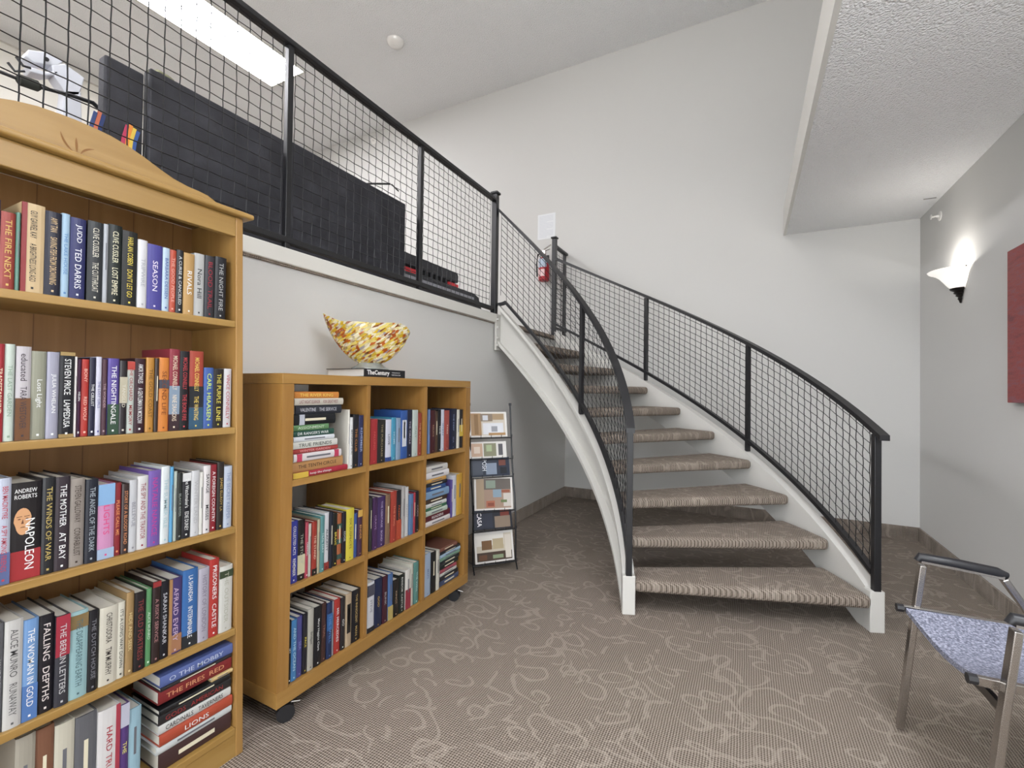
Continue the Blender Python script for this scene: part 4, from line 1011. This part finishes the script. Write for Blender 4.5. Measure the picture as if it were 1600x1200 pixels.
# ------------------------------------------------------------------ sprinklers
SPM = mat('white sprinkler metal', 'e6e4e0', .35, metal=.2)
def sprinkler(label, c, d, r=.028):
    c = Vector(c); d = Vector(d).normalized(); u = Vector((0, 0, 1)) if abs(d.z) < .5 else Vector((1, 0, 0)); s = d.cross(u)
    t = thing('sprinkler', label, 'sprinkler', tuple(c))
    MB().tube([c + d * .001, c + d * .006, c + d * .010], [r, r, r * .7], 16).build('escutcheon', SPM, t, smooth=True)
    m = MB(); m.tube([c + d * .010, c + d * .024], .009, 10)
    for sg in (-1, 1): m.tube([c + d * .022 + s * sg * .007, c + d * .034 + s * sg * .015, c + d * .05 + s * sg * .004], .0028, 6)
    m.build('frame', SPM, t)
    m = MB(); m.tube([c + d * .050, c + d * .053], .018, 12); m.tube([c + d * .024, c + d * .05], .003, 6); m.build('deflector', SPM, t)
sprinkler('white sidewall sprinkler on the right wall above the sconce', (XR, 4.27, 2.435), (-1, 0, 0), .034)
sprinkler('small sprinkler at the top of the far wall seen through the balcony mesh', (-4.68, YB, 4.62), (0, -1, -.15), .05)
hk = MB().box(XR - .10, XR - .03, 4.24, 4.247, SZ - .006, SZ - .0005).build('ceiling_clip', mat('grey clip', '8a8a86', .5), origin=(XR - .06, 4.24, SZ)); tag(hk, 'small grey clip on the low ceiling above the sconce', 'clip')

cl = thing('smoke_detector', 'small round white fixture on the high ceiling above the stairs', 'smoke detector', (-3.26, 3.55, HZ))
MB().lathe([(.001, -.045), (.06, -.042), (.085, -.02), (.09, -.001), (.001, -.001)], (-3.26, 3.55, HZ), 24).build('housing', SPM, cl, smooth=True)
MB().lathe([(.001, -.050), (.02, -.049), (.022, -.0455), (.001, -.0455)], (-3.26, 3.55, HZ), 12).build('sensor', SPM, cl)

# ------------------------------------------------------------------ notice and extinguisher on the back wall
no = thing('notice', 'white printed notice sheet on the wall above the red extinguisher', 'notice', (-2.03, YB, 2.86))
MB().box(-2.14, -1.925, YB - .0035, YB - .0005, 2.86, 3.145).build('sheet', mat('white paper', 'd8dadc', .7), no)
m = MB()
for i in range(15):
    z = 3.12 - .0165 * i; w = .17 if i % 5 != 4 else .09
    m.box(-2.12, -2.12 + w, YB - .0042, YB - .0036, z - .004, z)
m.build('printed_lines', mat('grey print', 'c0c2ca', .8), no)
ex = thing('fire_extinguisher', 'small red fire extinguisher with chrome handle on the back wall', 'fire extinguisher', (-2.03, YB - .07, 2.37))
exc = (-2.025, YB - .075, 2.36)
m = MB(); m.lathe([(.001, 0), (.045, .002), (.058, .012), (.060, .03), (.060, .22), (.05, .255), (.025, .28), (.018, .30), (.001, .30)], exc, 24); m.build('cylinder', mat('extinguisher red', 'a8202a', .3), ex, smooth=True)
m = MB(); m.lathe([(.0605, .15), (.0612, .151), (.0612, .245), (.0605, .246)], exc, 24, a0=math.radians(180), a1=math.radians(320), caps=False); m.build('tag', mat('pale blue tag', 'aab8c8', .5), ex)
m = MB(); m.lathe([(.0605, .05), (.0612, .051), (.0612, .125), (.0605, .126)], exc, 24, a0=math.radians(225), a1=math.radians(300), caps=False); m.build('label', mat('printed label', 'd8b8b8', .5), ex)
m = MB(); m.obox((-2.025, YB - .075, 2.685), (1, 0, 0), (0, 1, 0), (0, 0, 1), .016, .016, .022); m.obox((-1.985, YB - .085, 2.735), (.9, -.2, .35), (0, 1, 0), (-.35, 0, .9), .055, .009, .004); m.obox((-1.99, YB - .085, 2.705), (1, -.2, .1), (0, 1, 0), (-.1, 0, 1), .045, .008, .003)
m.build('handle', CHROME, ex)
m = MB(); m.tube([(-2.04, YB - .085, 2.69), (-2.09, YB - .10, 2.66), (-2.105, YB - .10, 2.56), (-2.10, YB - .09, 2.42)], .009, 8); m.build('hose', BLKPL, ex, smooth=True)
m = MB(); m.obox((-2.025, YB - .008, 2.62), (1, 0, 0), (0, 1, 0), (0, 0, 1), .03, .0075, .05); m.build('bracket', BLKPL, ex)

# ------------------------------------------------------------------ things on the upper floor
def b_quilt(nt, b):
    L = nt.links; tc = N(nt, 'ShaderNodeTexCoord'); n = N(nt, 'ShaderNodeTexNoise', Scale=9.0, Detail=5.0); L.new(tc.outputs['Object'], n.inputs['Vector'])
    r = ramp(nt, [(.3, '28282d'), (.55, '34343a'), (.8, '45454c')]); L.new(n.outputs['Fac'], r.inputs[0]); L.new(r.outputs[0], b.inputs['Base Color'])
    bp = N(nt, 'ShaderNodeBump', Strength=.4, Distance=.02); L.new(n.outputs['Fac'], bp.inputs['Height']); L.new(bp.outputs['Normal'], b.inputs['Normal'])
QU = mat('dark fabric panel', '34343a', .7, spec=.4, build=b_quilt)
def panel(label, y0, y1, ztop_, x=-2.0, th=.05):
    t = thing('partition_panel', label, 'partition panel', (x - th / 2, (y0 + y1) / 2, UF), 'dark partition panels behind the balcony')
    MB().box(x - th, x, y0, y1, UF + .05, ztop_).build('board', QU, t, bevel=.006)
    MB().box(x - th - .12, x + .07, y0 + .06, y0 + .10, UF + .0005, UF + .03).build('foot', BLKPL, t); MB().box(x - th - .12, x + .07, y1 - .10, y1 - .06, UF + .0005, UF + .03).build('foot', BLKPL, t)
    m = MB()
    for y in (y0 + .08, y1 - .08): m.box(x - th / 2 - .01, x - th / 2 + .01, y - .01, y + .01, UF + .03, UF + .05)
    m.build('post', BLKPL, t)
    return t
pa = panel('narrow dark panel farthest left behind the balcony mesh, rainbow strap in front', .735, .852, 2.312, -2.01)
pb = panel('dark fabric panel left of the balcony railing post', .866, 1.432, 2.345)
pcn = panel('widest dark fabric panel behind the balcony mesh, right of the railing post', 1.436, 2.30, 2.36)
m = MB(); m.tube([(-2.02, .868, 2.33), (-2.02, .90, 2.353), (-2.02, .93, 2.352), (-2.02, .95, 2.346)], .010, 8); m.build('top_clamp', mat('worn brass', '8a8a70', .4, metal=.5), pb)
m = MB(); m.tube([(-2.02, 1.97, 2.361), (-2.0, 2.01, 2.375), (-1.99, 2.14, 2.425)], .006, 6); m.tube([(-1.99, 2.155, 2.428), (-2.02, 2.25, 2.43)], .0045, 6); m.build('hook_rod', BLACK, pcn)
lc = thing('stage_unit', 'low black stepped unit with red strips and row of dark openings', 'equipment', (-2.25, 2.7, UF), None)
K1 = mat('graphite plastic', '35353a', .5); KG = mat('grey vent strip', '9a9aa2', .5); KR = mat('red trim strip', 'd03038', .4)  # the red strip is plain trim, not a lamp
m = MB(); o = [(2.33, 2.005), (3.035, 2.005), (3.04, 2.06), (3.025, 2.085), (2.33, 2.085)]
m.rings([[(x, y, z) for y, z in o] for x in (-2.42, -2.08)]); up_ = m.build('upper_body', K1, lc, bevel=.006)
MB().box(-2.40, -2.09, 2.34, 3.0, 1.955, 2.005).build('opening_row', mat('black recess', '08080a', .8), lc)
m = MB(); y = 2.56
while y < 2.97: m.box(-2.085, -2.078, y - .006, y + .006, 1.962, 2.004); y += .062
m.box(-2.085, -2.078, 2.535, 3.0, 1.955, 1.962); m.build('mullions', K1, lc)
m = MB(); m.box(-2.41, -2.078, 2.34, 2.53, 1.94, 1.985); m.box(-2.41, -2.076, 2.90, 3.03, 1.956, 1.99); m.build('red_strip', KR, lc)
m = MB(); o = [(2.33, 1.705), (3.37, 1.705), (3.38, 1.84), (3.32, 1.945), (3.24, 1.965), (2.33, 1.95)]
m.rings([[(x, y, z) for y, z in o] for x in (-2.5, -2.06)]); m.build('lower_body', K1, lc, bevel=.01)
m = MB(); y = 2.36
while y < 3.2: m.box(-2.062, -2.055, y, y + .05, 1.868, 1.925); y += .055
m.build('grey_vents', KG, lc)
MB().tube([(-2.2, 2.44, 2.0905), (-2.2, 2.44, 2.13), (-2.2, 2.44, 2.15)], [.05, .05, .03], 16).build('knob', mat('dark steel'), lc, smooth=True)

# padded bar on a stand, pale machine arm and straps
bo = thing('bar_stand', 'black bar with thick padded grip and hooks above the pine bookcase', 'stand', (-2.3, .86, UF))
def px_tube(pts, r, k=8): return MB().tube(pts, r, k)
px_tube([(-2.2, .835, UF + .02), (-2.2, .835, 2.15), (-2.2, .822, 2.178)], .008).build('pole', BLKPL, bo, smooth=True)
px_tube([(-2.2, .33, 2.15), (-2.2, .533, 2.179), (-2.2, .62, 2.183), (-2.2, .708, 2.204), (-2.2, .772, 2.212), (-2.2, .822, 2.182)], [.006, .006, .006, .007, .008, .008]).build('arm', BLKPL, bo, smooth=True)
px_tube([(-2.2, .570, 2.179), (-2.2, .577, 2.180), (-2.2, .622, 2.185), (-2.2, .630, 2.186)], [.009, .018, .018, .009], 12).build('grip', mat('dark foam', '33342f', .95), bo, smooth=True)
px_tube([(-2.21, .552, 2.226), (-2.21, .569, 2.207), (-2.21, .592, 2.222)], .0042, 6).build('hook', BLKPL, bo); px_tube([(-2.21, .571, 2.258), (-2.21, .588, 2.238), (-2.21, .607, 2.242)], .0042, 6).build('hook', BLKPL, bo)
MB().lathe([(.001, 0), (.10, .001), (.10, .014), (.02, .022), (.001, .022)], (-2.2, .835, UF), 20).build('base', BLKPL, bo, smooth=True)
pb_ = thing('machine_arm', 'pale grey jointed machine arm standing behind the balcony mesh, far left', 'machine', (-2.4, .76, UF))
PG = mat('pale grey plastic', 'd0d2da', .35)
def plate(name, yz, x0=-2.46, x1=-2.40, m=PG): MB().rings([[(x, y, z) for y, z in yz] for x in (x0, x1)]).build(name, m, pb_, bevel=.004)
plate('head', [(.644, 2.372), (.652, 2.402), (.700, 2.425), (.752, 2.425), (.735, 2.392), (.69, 2.372), (.668, 2.362)])
plate('jaw', [(.648, 2.34), (.70, 2.348), (.74, 2.38), (.735, 2.36), (.70, 2.332), (.66, 2.322)])
plate('neck', [(.715, 2.385), (.752, 2.415), (.815, 2.395), (.80, 2.315), (.765, 2.292), (.725, 2.345)])
plate('column', [(.755, 2.31), (.805, 2.335), (.815, 2.10), (.82, UF + .03), (.74, UF + .03), (.745, 2.16)])
plate('joint', [(.712, 2.175), (.722, 2.20), (.765, 2.195), (.80, 2.15), (.77, 2.115), (.73, 2.13)], -2.40, -2.37)
MB().box(-2.55, -2.30, .70, .86, UF + .0005, UF + .03).build('base', PG, pb_)
MB().tube([(-2.399, .70, 2.395), (-2.392, .70, 2.395)], .007, 10).build('bolt', BLKPL, pb_)
for lab, y0, cols in (('multicoloured strap hanging at the edge of the narrow dark panel', .700, ('3a4a7a', 'c06a50', '2a3a6a')), ('rainbow strap hanging in front of the narrow dark panel', .790, ('b83a5a', 'e08a3a', 'e0c050', '3a5a9a'))):
    s = thing('strap', lab, 'strap', (-1.93, y0, 2.1)); w = .011
    for i, c in enumerate(cols):
        y = y0 + i * w
        MB().tube([(-2.0, y + .010, 2.095 - .006 * abs(i - 1)), (-2.0, y, 2.04), (-2.0, y - .008, 1.95), (-2.0, y - .012, 1.86)], .006, sq=(.0055, .002)).build('band', mat('strap ' + c, c, .7), s)

# ------------------------------------------------------------------ finish
flush_texts()
for o in bpy.data.objects:
    if '_o' in o: del o['_o']
